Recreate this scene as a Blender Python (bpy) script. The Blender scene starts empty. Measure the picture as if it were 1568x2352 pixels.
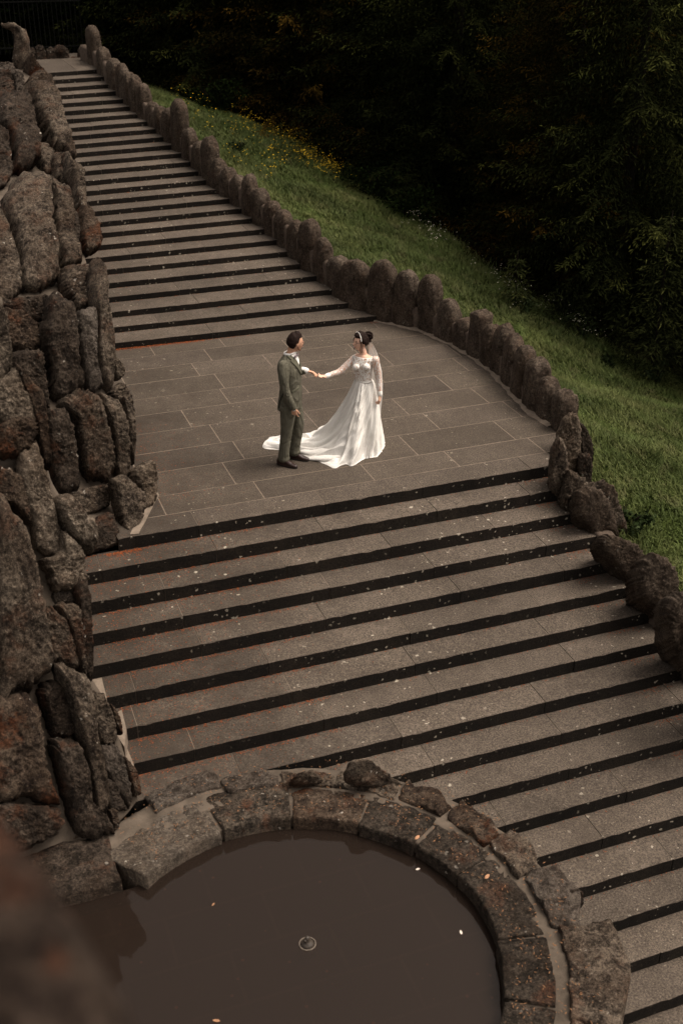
import bpy, math, random
import numpy as np
from mathutils import Matrix, Vector
random.seed(7)
RNG = np.random.default_rng(11)
SC = bpy.context.scene
COL = SC.collection

# ------------------------------------------------------------------ camera
FPX = 2583.7           # focal length for a picture 1568 x 2352
YAW, PIT = 0.3543, -0.48655
CAM = np.array([0.0, -11.411, 6.281])
FW = np.array([math.sin(YAW)*math.cos(PIT), math.cos(YAW)*math.cos(PIT), math.sin(PIT)])
RT = np.array([math.cos(YAW), -math.sin(YAW), 0.0])
UP = np.cross(RT, FW)
cd = bpy.data.cameras.new('camera'); cam = bpy.data.objects.new('camera', cd); COL.objects.link(cam)
cd.sensor_fit = 'VERTICAL'; cd.sensor_height = 36; cd.sensor_width = 24
cd.lens = FPX/2352*36
cd.clip_start = 0.05; cd.clip_end = 600
m = Matrix(((RT[0], UP[0], -FW[0], CAM[0]), (RT[1], UP[1], -FW[1], CAM[1]), (RT[2], UP[2], -FW[2], CAM[2]), (0, 0, 0, 1)))
cam.matrix_world = m
cd.dof.use_dof = True; cd.dof.focus_distance = 14.9; cd.dof.aperture_fstop = 2.0
SC.camera = cam
# ------------------------------------------------------------------ light
SUN_EL, SUN_AZ = math.radians(62), math.radians(103)    # azimuth from +Y towards +X
w = bpy.data.worlds.new('World'); SC.world = w; w.use_nodes = True
nt = w.node_tree; bg = nt.nodes['Background']
sky = nt.nodes.new('ShaderNodeTexSky'); sky.sky_type = 'NISHITA'; sky.sun_disc = False
sky.sun_elevation = SUN_EL; sky.sun_rotation = SUN_AZ; sky.air_density = 1.0; sky.dust_density = 6.0; sky.ozone_density = 0.5
hs = nt.nodes.new('ShaderNodeHueSaturation'); hs.inputs['Saturation'].default_value = 0.22
tn = nt.nodes.new('ShaderNodeMix'); tn.data_type = 'RGBA'; tn.blend_type = 'MULTIPLY'; tn.inputs[0].default_value = 1.0
tn.inputs[7].default_value = (1.0, 0.90, 0.80, 1)
nt.links.new(sky.outputs[0], hs.inputs['Color']); nt.links.new(hs.outputs[0], tn.inputs[6]); nt.links.new(tn.outputs[2], bg.inputs['Color'])
bg.inputs['Strength'].default_value = 0.140
sl = bpy.data.lights.new('sun', 'SUN'); sl.energy = 2.1; sl.angle = math.radians(38); sl.color = (1.0, 0.91, 0.80)
so = bpy.data.objects.new('sun', sl); COL.objects.link(so)
sd = Vector((math.sin(SUN_AZ)*math.cos(SUN_EL), math.cos(SUN_AZ)*math.cos(SUN_EL), math.sin(SUN_EL)))
so.rotation_euler = sd.to_track_quat('Z', 'Y').to_euler()
SC.view_settings.view_transform = 'Standard'; SC.view_settings.look = 'None'
SC.view_settings.exposure = 0.55; SC.view_settings.gamma = 1.0
try: SC.view_settings.use_curve_mapping = False
except Exception: pass

# ------------------------------------------------------------------ helpers
def ray(x, y): return RT*((x-784)/FPX) - UP*((y-1176)/FPX) + FW
def at(x, y, z=0.0):
    d = ray(x, y); return CAM + d*((z-CAM[2])/d[2])
def atY(x, y, Y):
    d = ray(x, y); return CAM + d*((Y-CAM[1])/d[1])
def proj(X):
    v = np.asarray(X, float)-CAM; q = v@FW
    return 784+FPX*(v@RT)/q, 1176-FPX*(v@UP)/q
def lerp(x, xs, ys): return np.interp(x, xs, ys)

def _h(ix, iy, iz, s):
    n = (ix.astype(np.int64)*374761393 + iy.astype(np.int64)*668265263 + iz.astype(np.int64)*2147483647*3 + s*974711) & 0xFFFFFFFF
    n = ((n ^ (n >> 13))*1274126177) & 0xFFFFFFFF
    n = ((n ^ (n >> 16))*2246822519) & 0xFFFFFFFF
    return ((n ^ (n >> 15)) & 0xFFFFFF)/float(0xFFFFFF)
def vnoise(p, s=0):
    i = np.floor(p).astype(np.int64); f = p-i; f = f*f*(3-2*f); r = 0
    for dx in (0, 1):
        for dy in (0, 1):
            for dz in (0, 1):
                wgt = (f[:, 0] if dx else 1-f[:, 0])*(f[:, 1] if dy else 1-f[:, 1])*(f[:, 2] if dz else 1-f[:, 2])
                r = r + wgt*_h(i[:, 0]+dx, i[:, 1]+dy, i[:, 2]+dz, s)
    return r*2-1
def fbm(p, sc, octv=4, s=0, gain=0.5):
    r = 0; a = 1.0; q = p*sc
    for k in range(octv):
        r = r + a*vnoise(q, s+k*17); q = q*2.03; a *= gain
    return r

def mesh_obj(name, V, F, mats=None, parent=None, smooth=True, midx=None, colors=None):
    """V: Nx3 array; F: list/array of faces"""
    me = bpy.data.meshes.new(name)
    V = np.asarray(V, dtype=np.float32)
    if isinstance(F, np.ndarray):
        n, k = F.shape
        me.vertices.add(len(V)); me.vertices.foreach_set('co', V.ravel())
        me.loops.add(n*k); me.loops.foreach_set('vertex_index', F.astype(np.int32).ravel())
        me.polygons.add(n); me.polygons.foreach_set('loop_start', np.arange(0, n*k, k, dtype=np.int32))
        try: me.polygons.foreach_set('loop_total', np.full(n, k, dtype=np.int32))
        except Exception: pass
        me.update(calc_edges=True)
    else:
        me.from_pydata(V.tolist(), [], F); me.update()
    if midx is not None: me.polygons.foreach_set('material_index', np.asarray(midx, dtype=np.int32))
    me.polygons.foreach_set('use_smooth', np.full(len(me.polygons), smooth, dtype=bool))
    if colors is not None:
        ca = me.color_attributes.new('tint', 'FLOAT_COLOR', 'POINT')
        ca.data.foreach_set('color', np.asarray(colors, dtype=np.float32).ravel())
    for mm in (mats if isinstance(mats, (list, tuple)) else [mats]):
        if mm: me.materials.append(mm)
    o = bpy.data.objects.new(name, me); COL.objects.link(o)
    if parent:
        o.parent = parent
        if parent.type == 'EMPTY' or parent.type == 'MESH':
            o.matrix_parent_inverse = Matrix.Translation(parent.location).inverted()
    return o
def tag(o, label=None, cat=None, group=None, kind=None):
    if label: o['label'] = label
    if cat: o['category'] = cat
    if group: o['group'] = group
    if kind: o['kind'] = kind
    return o
def thing(name, label, cat, loc=(0, 0, 0), group=None):
    o = bpy.data.objects.new(name, None); COL.objects.link(o); o.location = loc; o.empty_display_size = 0.2
    return tag(o, label, cat, group)
def dup(root, loc, rotz=0, scale=1, label=None):
    r = root.copy(); COL.objects.link(r); r.location = loc; r.rotation_euler = (0, 0, rotz)
    r.scale = (scale, scale, scale)
    if label: r['label'] = label
    for ch in list(root.children):
        c2 = ch.copy(); COL.objects.link(c2); c2.parent = r
    return r
def grid_faces(nr, nc, closed=False):
    i = np.arange(nr-1)[:, None]; j = np.arange(nc if closed else nc-1)[None, :]
    j2 = (j+1) % nc
    return np.stack([i*nc+j, i*nc+j2, (i+1)*nc+j2, (i+1)*nc+j], -1).reshape(-1, 4)

# ------------------------------------------------------------------ materials
class Mat:
    def __init__(s, name):
        s.m = bpy.data.materials.new(name); s.m.use_nodes = True; s.t = s.m.node_tree; s.N = s.t.nodes; s.L = s.t.links
        s.b = s.N['Principled BSDF']; s.pos = s.N.new('ShaderNodeNewGeometry').outputs['Position']
    def node(s, k, **kw):
        n = s.N.new(k)
        for a, b in kw.items(): setattr(n, a, b)
        return n
    def mapv(s, scale, vec=None):
        n = s.node('ShaderNodeMapping'); n.inputs['Scale'].default_value = scale if isinstance(scale, tuple) else (scale,)*3
        s.L.new(vec or s.pos, n.inputs['Vector']); return n.outputs[0]
    def noise(s, scale, detail=4, rough=0.6, vec=None, dist=0.0):
        n = s.node('ShaderNodeTexNoise'); n.inputs['Scale'].default_value = scale; n.inputs['Detail'].default_value = detail
        n.inputs['Roughness'].default_value = rough; n.inputs['Distortion'].default_value = dist
        s.L.new(vec or s.pos, n.inputs['Vector']); return n.outputs['Fac']
    def vor(s, scale, vec=None, feature='F1', rnd=1.0):
        n = s.node('ShaderNodeTexVoronoi', feature=feature); n.inputs['Scale'].default_value = scale
        n.inputs['Randomness'].default_value = rnd
        s.L.new(vec or s.pos, n.inputs['Vector']); return n
    def ramp(s, fac, stops, interp='LINEAR'):
        n = s.node('ShaderNodeValToRGB'); cr = n.color_ramp; cr.interpolation = interp
        while len(cr.elements) < len(stops): cr.elements.new(0.5)
        for e, (p, c) in zip(cr.elements, stops):
            e.position = p; e.color = (c, c, c, 1) if not isinstance(c, tuple) else (*c, 1)
        s.L.new(fac, n.inputs[0]); return n.outputs[0]
    def mix(s, fac, a, b, blend='MIX'):
        n = s.node('ShaderNodeMix', data_type='RGBA', blend_type=blend)
        for v, sock in ((fac, 0), (a, 6), (b, 7)):
            if isinstance(v, (int, float)): n.inputs[sock].default_value = v
            elif isinstance(v, tuple): n.inputs[sock].default_value = (*v, 1)
            else: s.L.new(v, n.inputs[sock])
        return n.outputs[2]
    def math(s, op, a, b=0.0, clamp=False):
        n = s.node('ShaderNodeMath', operation=op, use_clamp=clamp)
        for v, k in ((a, 0), (b, 1)):
            if isinstance(v, (int, float)): n.inputs[k].default_value = v
            else: s.L.new(v, n.inputs[k])
        return n.outputs[0]
    def sep(s, vec=None):
        n = s.node('ShaderNodeSeparateXYZ'); s.L.new(vec or s.pos, n.inputs[0]); return n.outputs
    def color(s, c):
        if isinstance(c, tuple): s.b.inputs['Base Color'].default_value = (*c, 1)
        else: s.L.new(c, s.b.inputs['Base Color'])
    def bump(s, h, strength=0.5, dist=0.01, prev=None):
        n = s.node('ShaderNodeBump'); n.inputs['Strength'].default_value = strength; n.inputs['Distance'].default_value = dist
        s.L.new(h, n.inputs['Height'])
        if prev: s.L.new(prev, n.inputs['Normal'])
        s.L.new(n.outputs[0], s.b.inputs['Normal']); return n.outputs[0]
    def rough(s, r, spec=0.3):
        s.b.inputs['Roughness'].default_value = r
        s.b.inputs['Specular IOR Level'].default_value = spec

def lichen_mask(M, thr=0.55, big=7.0):
    """round pale crusts with ragged outlines"""
    wob = M.node('ShaderNodeVectorMath', operation='ADD')
    nn = M.node('ShaderNodeTexNoise'); nn.inputs['Scale'].default_value = 30; M.L.new(M.pos, nn.inputs['Vector'])
    sc = M.node('ShaderNodeVectorMath', operation='SCALE'); sc.inputs['Scale'].default_value = 0.06
    M.L.new(nn.outputs['Color'], sc.inputs[0]); M.L.new(M.pos, wob.inputs[0]); M.L.new(sc.outputs[0], wob.inputs[1])
    v = M.vor(big, wob.outputs[0]); cs = M.node('ShaderNodeSeparateColor'); M.L.new(v.outputs['Color'], cs.inputs[0])
    size = M.math('MULTIPLY', M.math('SUBTRACT', cs.outputs[0], thr, clamp=True), 0.62)   # few cells get a spot
    return M.math('MULTIPLY', M.math('SUBTRACT', size, v.outputs['Distance'], clamp=True), 26.0, clamp=True)

def stone_mat(name, dark, light, rise=False, litter=True):
    M = Mat(name)
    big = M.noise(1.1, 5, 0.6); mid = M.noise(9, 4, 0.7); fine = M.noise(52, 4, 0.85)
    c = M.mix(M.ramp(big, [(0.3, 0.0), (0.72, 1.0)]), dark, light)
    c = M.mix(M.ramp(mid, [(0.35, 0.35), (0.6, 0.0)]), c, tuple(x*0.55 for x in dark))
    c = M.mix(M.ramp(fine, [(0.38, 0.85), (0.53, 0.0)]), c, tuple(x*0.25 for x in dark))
    c = M.mix(M.ramp(fine, [(0.56, 0.0), (0.70, 0.6)]), c, tuple(min(1, x*2.0) for x in light))
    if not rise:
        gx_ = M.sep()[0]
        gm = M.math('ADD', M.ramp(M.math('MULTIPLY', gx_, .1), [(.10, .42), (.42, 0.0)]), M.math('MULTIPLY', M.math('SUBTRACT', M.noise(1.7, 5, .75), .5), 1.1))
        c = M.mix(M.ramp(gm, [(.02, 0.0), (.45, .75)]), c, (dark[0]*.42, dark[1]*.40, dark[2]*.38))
    zone = M.ramp(M.noise(0.55, 3, 0.5), [(0.42, 0.12), (0.58, 1.0)])
    l1 = M.math('MULTIPLY', lichen_mask(M, 0.64 if rise else 0.64, 10.0), zone)
    l2 = M.math('MULTIPLY', lichen_mask(M, 0.50 if rise else 0.62, 16.0), zone)
    lm = M.math('MAXIMUM', l1, l2)
    c = M.mix(M.math('MULTIPLY', lm, 0.45 if 'paving' in name else 0.85), c, (0.36, 0.32, 0.26))
    if litter:
        x = M.sep()[0]
        lf = M.ramp(M.math('MULTIPLY', x, 0.2), [(0.18, 1.0), (0.75, 0.05)])
        v = M.vor(46, M.mapv((1, 1, 1))); cs = M.node('ShaderNodeSeparateColor'); M.L.new(v.outputs['Color'], cs.inputs[0])
        sp = M.math('GREATER_THAN', cs.outputs[0], 0.86); sh = M.math('LESS_THAN', v.outputs['Distance'], 0.33)
        patch = M.ramp(M.noise(2.4, 4, 0.7), [(0.45, 0.0), (0.62, 1.0)])
        c = M.mix(M.math('MULTIPLY', M.math('MULTIPLY', M.math('MULTIPLY', sp, sh), patch), lf), c, (0.20, 0.060, 0.020))
    ta = M.node('ShaderNodeAttribute', attribute_name='tint')
    c = M.mix(1.0, c, ta.outputs['Color'], 'MULTIPLY')
    M.color(c); M.rough(0.85, 0.2)
    n1 = M.bump(fine, 0.9, 0.009); M.bump(mid, 0.4, 0.012, n1)
    return M.m
def rock_mat(name, base=(0.075, 0.055, 0.042), hi=(0.19, 0.155, 0.125), dark=(0.012, 0.009, 0.007), moss=0.3, lich=0.8):
    M = Mat(name)
    v0 = M.mapv((1, 1, 0.4))
    big = M.noise(1.9, 5, 0.65, v0); mid = M.noise(7, 6, 0.8, M.mapv((1, 1, .6))); fine = M.noise(30, 5, 0.85); grit = M.noise(75, 3, .8)
    base = tuple(x*f for x, f in zip(base, (1.05, .95, .88)))
    c = M.mix(M.ramp(big, [(0.36, 0.0), (0.66, 1.0)]), base, hi)
    c = M.mix(M.ramp(mid, [(0.40, 0.8), (0.54, 0.0)]), c, dark)
    c = M.mix(M.ramp(fine, [(0.41, 0.75), (0.51, 0.0)]), c, dark)
    c = M.mix(M.ramp(grit, [(0.40, 0.5), (0.48, 0.0)]), c, dark)
    pk = M.math('MULTIPLY', M.ramp(fine, [(0.55, 0.0), (0.66, 1.0)]), M.ramp(grit, [(0.45, 0.2), (0.60, 1.0)]))
    c = M.mix(M.math('MULTIPLY', pk, .75), c, tuple(min(1, x*1.9) for x in hi))
    mz = M.ramp(M.noise(2.3, 4, 0.7), [(0.54, 0.0), (0.64, moss)])
    mz = M.math('MULTIPLY', mz, M.ramp(fine, [(0.42, 0.0), (0.5, 1.0)]))
    c = M.mix(mz, c, (0.085, 0.026, 0.009))
    lz = M.ramp(M.noise(2.9, 3, 0.6), [(0.50, 0.0), (0.64, 1.0)])
    lm = M.math('MULTIPLY', M.math('MULTIPLY', lichen_mask(M, 0.50, 17.0), lz), lich)
    c = M.mix(lm, c, (0.42, 0.38, 0.33))
    M.color(c); M.rough(0.95, 0.1)
    n1 = M.bump(grit, 0.8, 0.010); n2 = M.bump(fine, 0.8, 0.022, n1); M.bump(mid, 0.6, 0.04, n2)
    return M.m
def plain(name, col, rough=0.7, spec=0.3, var=0.0, vs=20, bump=0, bs=60):
    M = Mat(name)
    if var:
        n = M.noise(vs, 4, 0.6); M.color(M.mix(M.ramp(n, [(0.3, 0.0), (0.7, 1.0)]), tuple(x*(1-var) for x in col), tuple(min(1, x*(1+var)) for x in col)))
    else: M.color(col)
    M.rough(rough, spec)
    if bump: M.bump(M.noise(bs, 3, 0.7), bump, 0.005)
    return M.m

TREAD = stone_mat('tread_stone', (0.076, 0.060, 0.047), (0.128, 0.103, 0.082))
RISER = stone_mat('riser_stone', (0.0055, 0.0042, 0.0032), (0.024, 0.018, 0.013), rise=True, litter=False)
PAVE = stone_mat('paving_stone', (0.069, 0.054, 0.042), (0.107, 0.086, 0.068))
JOINT = plain('pale_joint', (0.17, 0.136, 0.107), 0.95, 0.1, 0.25, 14, 0.5)
MORTAR = plain('mortar', (0.080, 0.064, 0.050), 0.95, 0.1, 0.35, 5, 0.9, 45)
ROCK = rock_mat('brown_rock', (0.052, 0.039, 0.029), (0.150, 0.120, 0.092), (0.007, 0.005, 0.004))
ROCK_D = rock_mat('dark_rock', (0.026, 0.019, 0.014), (0.080, 0.062, 0.048), (0.006, 0.0045, 0.0035), 0.35, 0.7)
ROCK_M = rock_mat('mossy_rock', (0.042, 0.029, 0.020), (0.11, 0.082, 0.060), (0.009, 0.006, 0.005), 0.6, 0.9)
ROCK_P = rock_mat('pale_rock', (0.105, 0.084, 0.064), (0.21, 0.172, 0.134), (0.025, 0.018, 0.013), 0.15, 0.5)
ROCK_G = rock_mat('grey_rock', (0.055, 0.045, 0.037), (0.12, 0.100, 0.083), (0.018, 0.014, 0.011), 0.0, 0.4)
PARA = rock_mat('parapet_stone', (0.058, 0.045, 0.034), (0.115, 0.090, 0.070), (0.022, 0.016, 0.012), 0.10, 0.35)
COREM = plain('parapet_mortar', (0.085, 0.064, 0.050), 0.95, 0.1, 0.3, 12, 0.8, 45)
COPE_L = rock_mat('pale_coping_stone', (0.085, 0.072, 0.058), (0.14, 0.118, 0.097), (0.03, 0.024, 0.019), 0.05, 0.6)
COPE_D = rock_mat('wet_coping_stone', (0.020, 0.015, 0.011), (0.075, 0.060, 0.047), (0.006, 0.005, 0.004), 0.3, 0.5)
COPE = rock_mat('coping_stone', (0.030, 0.023, 0.017), (0.11, 0.088, 0.068), (0.007, 0.006, 0.005), 0.5, 0.9)

# ------------------------------------------------------------------ setting layout
HL, DL, HU = 0.165, 0.36, 0.1033
UPL = [(2.56,6.35,7.18,6.30),(2.62,6.87,6.82,6.82),(2.68,7.38,6.63,7.33),(2.75,7.91,6.62,7.95),(2.80,8.46,6.50,8.43),(2.87,8.96,6.48,9.02),
 (2.87,9.44,6.37,9.54),(3.02,9.90,6.29,10.01),(3.07,10.43,6.22,10.49),(3.08,10.87,6.14,10.94),(3.12,11.38,5.96,11.43),(3.18,11.78,5.96,12.01),
 (3.16,12.27,5.57,12.43),(3.17,12.72,5.70,12.92),(3.22,13.21,5.78,13.56),(3.21,13.74,5.62,14.05),(3.27,14.24,5.56,14.55),(3.33,14.69,5.45,14.97),
 (3.26,15.13,5.34,15.49),(3.23,15.58,5.25,15.89),(3.27,16.11,5.13,16.45),(3.34,16.62,5.03,16.94),(3.41,17.19,4.99,17.46),(3.47,17.86,4.97,18.12),
 (3.50,18.44,4.89,18.66),(3.52,19.07,4.87,19.35),(3.40,19.69,4.84,19.94)]
kk = np.arange(1, 28)
sl_ = np.array([(d-b)/(c-a) for a, b, c, d in UPL]); mid_ = np.array([b+(d-b)/(c-a)*(4.5-a) for a, b, c, d in UPL])
pS = np.polyfit(kk, sl_, 2); pM = np.polyfit(kk, mid_, 4)
def noseU(k, x): return float(np.polyval(pM, k)+0.6*(mid_[k-1]-np.polyval(pM, k)) + np.polyval(pS, k)*(x-4.5)) if k <= 27 else 99
BC = (1.909, -5.248); WZ = -1.45; RIMZ = -1.29      # basin centre, water level, rim top

# inner foot line of the right-hand parapet (from the top of the stairs down)
PATH = [(4.72,22.6),(4.86,21.0),(4.84,19.9),(4.90,18.7),(5.05,17.0),(5.28,15.9),(5.50,14.6),(5.66,13.4),(5.80,12.2),(6.02,11.3),(6.22,10.4),
 (6.38,9.5),(6.50,8.5),(6.66,7.8),(6.82,6.9),(7.17,6.25),(7.66,5.51),(7.88,4.6),(7.93,3.9),(7.92,3.3),(7.80,2.5),(7.68,1.7),(7.70,0.95),(7.30,0.45),(7.05,0.0),
 (6.98,-0.38),(7.10,-0.8),(7.14,-1.2),(7.22,-1.8),(7.28,-2.5),(7.32,-3.2),(7.38,-4.2),(7.5,-5.5),(7.6,-7.0),(7.7,-8.6)]
PATH = np.array(PATH); seg = np.r_[0, np.cumsum(np.hypot(*np.diff(PATH, axis=0).T))]
def stairZ(Y):
    return float(np.interp(Y, [-9.4, -0.36, 0, 6.3, 6.35, 19.9, 30], [-26*HL, -HL, 0, 0, HU, 27*HU, 27*HU]))
def pth(s, off=0.0):
    x = np.interp(s, seg, PATH[:, 0]); y = np.interp(s, seg, PATH[:, 1])
    x2 = np.interp(s+0.15, seg, PATH[:, 0]); y2 = np.interp(s+0.15, seg, PATH[:, 1])
    x1 = np.interp(s-0.15, seg, PATH[:, 0]); y1 = np.interp(s-0.15, seg, PATH[:, 1])
    t = np.array([x2-x1, y2-y1]); t /= np.linalg.norm(t)+1e-9
    n = np.array([-t[1], t[0]])        # path runs downhill (-Y): outward is to +X
    if n[0] < 0: n = -n
    return np.array([x, y])+n*off, t, n
def xwall(Y): return np.interp(Y, PATH[::-1, 1], PATH[::-1, 0])

# ---- stairs
def step_mesh(name, xs, prof_front, zt, zb, yback, parent, es=0.6):
    """blocks between the x cuts; prof_front(x) gives the nosing y"""
    V = []; F = []; MI = []; CC = []
    for a, b in zip(xs[:-1], xs[1:]):
        tone = random.uniform(.84, 1.10)
        a2, b2 = a+0.004, b-0.004
        n = max(3, int((b-a)/0.09)+1); X = np.linspace(a2, b2, n); o = len(V)
        dz = random.uniform(-0.003, 0.003); dy = random.uniform(-0.004, 0.004)
        for x in X:
            j = random.uniform(-0.003, 0.003); yf = prof_front(x)+dy+j; yb = yback(x)
            e = random.uniform(0.006, 0.016) if random.random() > .07 else random.uniform(.02, .034)
            e *= es
            CC += [(tone, tone, tone*random.uniform(.985, 1.0), 1)]*6
            V += [(x, yf+0.004, zb), (x, yf, zt-e+dz), (x, yf+e*0.9, zt-0.002+dz), (x, yf+0.05, zt+dz), (x, yb, zt+dz), (x, yb, zb)]
        for i in range(n-1):
            p = o+6*i; q = p+6
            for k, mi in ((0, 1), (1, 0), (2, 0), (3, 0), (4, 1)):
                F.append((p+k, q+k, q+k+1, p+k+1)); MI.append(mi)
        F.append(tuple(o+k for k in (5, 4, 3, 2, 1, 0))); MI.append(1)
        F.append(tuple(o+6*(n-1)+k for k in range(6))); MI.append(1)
    # pale joint filler just under the surface
    o = len(V); a, b = xs[0], xs[-1]
    q = [(x, y, z) for x in (a, b) for (y, z) in ((prof_front(x)+0.016, zb), (prof_front(x)+0.016, zt-0.006), (yback(x), zt-0.006), (yback(x), zb))]
    V += q; CC += [(1, 1, 1, 1)]*8
    for k in range(3): F.append((o+k, o+4+k, o+5+k, o+k+1)); MI.append(2)
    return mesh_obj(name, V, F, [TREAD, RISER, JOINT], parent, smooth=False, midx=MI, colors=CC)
def cuts(a, b, ph):
    L = [a]; x = a - ph
    while True:
        x += random.uniform(1.25, 1.75)
        if x > b-0.3: break
        if x > a+0.25: L.append(x)
    return L+[b]
st1 = thing('stone_staircase', 'broad lower flight of dark stone steps running down past the round basin', 'staircase', (4, 0, 0))
for k in range(0, 27):
    Y0 = -DL*k; zt = -HL*k
    xa = 1.50 if k == 0 else (0.7 if k == 1 else 0.8)
    dyb = Y0-BC[1]
    if k >= 8 and abs(dyb) < 2.25: xa = BC[0]+math.sqrt(2.25**2-dyb**2)
    elif k >= 8: xa = 1.0
    xb = float(xwall(Y0))+(0.22 if k == 0 else 0.14)
    yb = (lambda x, Y0=Y0: Y0+DL+0.03) if k else (lambda x: 0.372)
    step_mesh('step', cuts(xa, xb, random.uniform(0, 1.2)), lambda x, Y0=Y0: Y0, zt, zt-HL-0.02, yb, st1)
st2 = thing('stone_staircase', 'upper flight of dark stone steps narrowing as it climbs away behind the couple', 'staircase', (4.5, 6.35, 0))
for k in range(1, 28):
    xa = 1.9+0.035*k; y_ = noseU(k, 5.5); xb = float(xwall(y_))+0.14
    if k < 27: yb = lambda x, k=k: noseU(k+1, x)+0.03
    else: yb = lambda x: 24.2
    if k == 27: xb = 4.98; xa = 3.25
    step_mesh('step', cuts(xa, xb, random.uniform(0, 1.2)), lambda x, k=k: noseU(k, x), HU*k, HU*(k-1)-0.02, yb, st2, 0.3)

# ---- paved landing (one sheet of slabs over a pale bed)
def clip(poly, a, b):
    out = []; n = len(poly)
    for i in range(n):
        p, q = poly[i], poly[(i+1) % n]
        sp = (b[0]-a[0])*(p[1]-a[1])-(b[1]-a[1])*(p[0]-a[0]); sq = (b[0]-a[0])*(q[1]-a[1])-(b[1]-a[1])*(q[0]-a[0])
        if sp >= 0: out.append(p)
        if sp*sq < 0: t = sp/(sp-sq); out.append((p[0]+(q[0]-p[0])*t, p[1]+(q[1]-p[1])*t))
    return out
OUT = [(1.5, 0.376), (7.4, 0.376), (7.85, 1.0), (8.02, 2.4), (8.08, 3.6), (8.02, 4.7), (7.75, 5.7), (7.3, 6.33), (2.0, 6.33)]
rows = [0.380, 0.88, 1.56, 2.17, 2.82, 3.47, 4.08, 4.72, 5.30, 5.88, 6.33]
V = []; F = []; CC = []
for r, (y0, y1) in enumerate(zip(rows[:-1], rows[1:])):
    x = 1.2+random.uniform(-0.9, 0.0)
    while x < 8.2:
        x1 = x+random.uniform(1.15, 1.55)
        g = 0.0075
        P = [(x+g, y0+g), (x1-g, y0+g), (x1-g, y1-g), (x+g, y1-g)]
        for a, b in zip(OUT, OUT[1:]+OUT[:1]):
            P = clip(P, a, b)
            if len(P) < 3: break
        if len(P) >= 3:
            o = len(V); z = random.uniform(-0.0015, 0.0015); n = len(P)
            V += [(p[0], p[1], z) for p in P]+[(p[0], p[1], -0.03) for p in P]
            tone = random.uniform(.86, 1.10); CC += [(tone, tone, tone*random.uniform(.97, 1.0), 1)]*(2*n)
            F.append(tuple(range(o, o+n)))
            F += [(o+i, o+n+i, o+n+(i+1) % n, o+(i+1) % n) for i in range(n)]
        x = x1
land = mesh_obj('landing_pavement', V, F, PAVE, smooth=False, colors=CC); tag(land, 'stone slab paving of the landing with thin pale joints', 'paving', kind='structure')
bed = mesh_obj('mortar_bed', [(x, y, -0.002) for x, y in OUT], [tuple(range(len(OUT)))], JOINT, smooth=False); tag(bed, 'pale mortar bed showing in the joints of the landing paving', 'paving', kind='structure')

# ---- terrain: one sheet
EDGE = np.array([(15.9,-6),(15.8,2),(15.2,8),(14.0,9.1),(13.0,10.4),(12.35,12.4),(11.3,15.4),(10.3,17.5),(9.5,20.8),(8.0,22.5),(6.9,24.1),(5.9,27)])
def xedge(Y): return np.interp(Y, EDGE[:, 1], EDGE[:, 0])
def ground(x, Y):
    x = np.asarray(x, float); Y = np.asarray(Y, float)
    S = np.interp(Y, [-12, -9.4, 0, 6.35, 19.9, 30, 80], [-4.3, -4.3, -0.05, 0.0, 2.75, 2.8, 8])
    xw = np.interp(Y, [-10, 0, 2, 5, 6.4, 22], [7.6, 7.4, 8.0, 8.1, 7.2, 4.9])
    d = x-xw
    z = S-0.32-0.35*np.clip(d, 0, 40)
    z = np.where(d < 0, S-0.75-0.5*np.clip(-d-8, 0, 2), z)
    z = z+np.clip(d-14, 0, 60)*0.30 + np.clip(d-22, 0, 80)*0.25
    p = np.stack([x, Y, x*0], -1).reshape(-1, 3)
    z = z+(fbm(p, 0.35, 3, 5)*0.09+fbm(p, 1.5, 2, 9)*0.03).reshape(z.shape)*(d > 0.2)
    return z
gx = np.r_[np.linspace(-70, -4, 12), np.linspace(-3, 20, 150), np.linspace(21, 110, 40)]
gy = np.r_[np.linspace(-60, -12, 12), np.linspace(-11, 30, 180), np.linspace(31, 130, 40)]
GX, GY = np.meshgrid(gx, gy); GZ = ground(GX, GY)
inb = (np.hypot(GX-BC[0], GY-BC[1]) < 3.0); GZ = np.where(inb, np.minimum(GZ, -3.2), GZ)
GZ = np.where((GX < 7.3) & (GY < 0.5), np.minimum(GZ, np.interp(GY, [-12, 0.5], [-6.5, -1.0])), GZ)
M = Mat('meadow_ground')
x_, y_, _z = M.sep()
tt = M.noise(3.0, 4, 0.6)
c = M.mix(M.ramp(tt, [(0.35, 0.0), (0.65, 1.0)]), (0.018, 0.026, 0.007), (0.030, 0.040, 0.011))
at_ = M.node('ShaderNodeAttribute', attribute_name='tint')
c = M.mix(at_.outputs['Fac'], c, M.mix(M.noise(4, 4, 0.7), (0.006, 0.005, 0.003), (0.014, 0.010, 0.006)))
M.color(c); M.rough(1.0, 0.0); M.bump(M.noise(12, 4, 0.7), 0.8, 0.05)
fl = np.clip((GX-xedge(GY)-0.2)/0.8, 0, 1); fl = np.maximum(fl, (GY > 24.5)*1.0)
gcol = np.stack([fl, fl, fl, np.ones_like(fl)], -1).reshape(-1, 4)
tag(mesh_obj('ground', np.stack([GX, GY, GZ], -1).reshape(-1, 3), grid_faces(*GX.shape), M.m, colors=gcol), 'grassy slope falling away from the stairs to a dark forest floor', 'ground', kind='structure')

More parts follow.
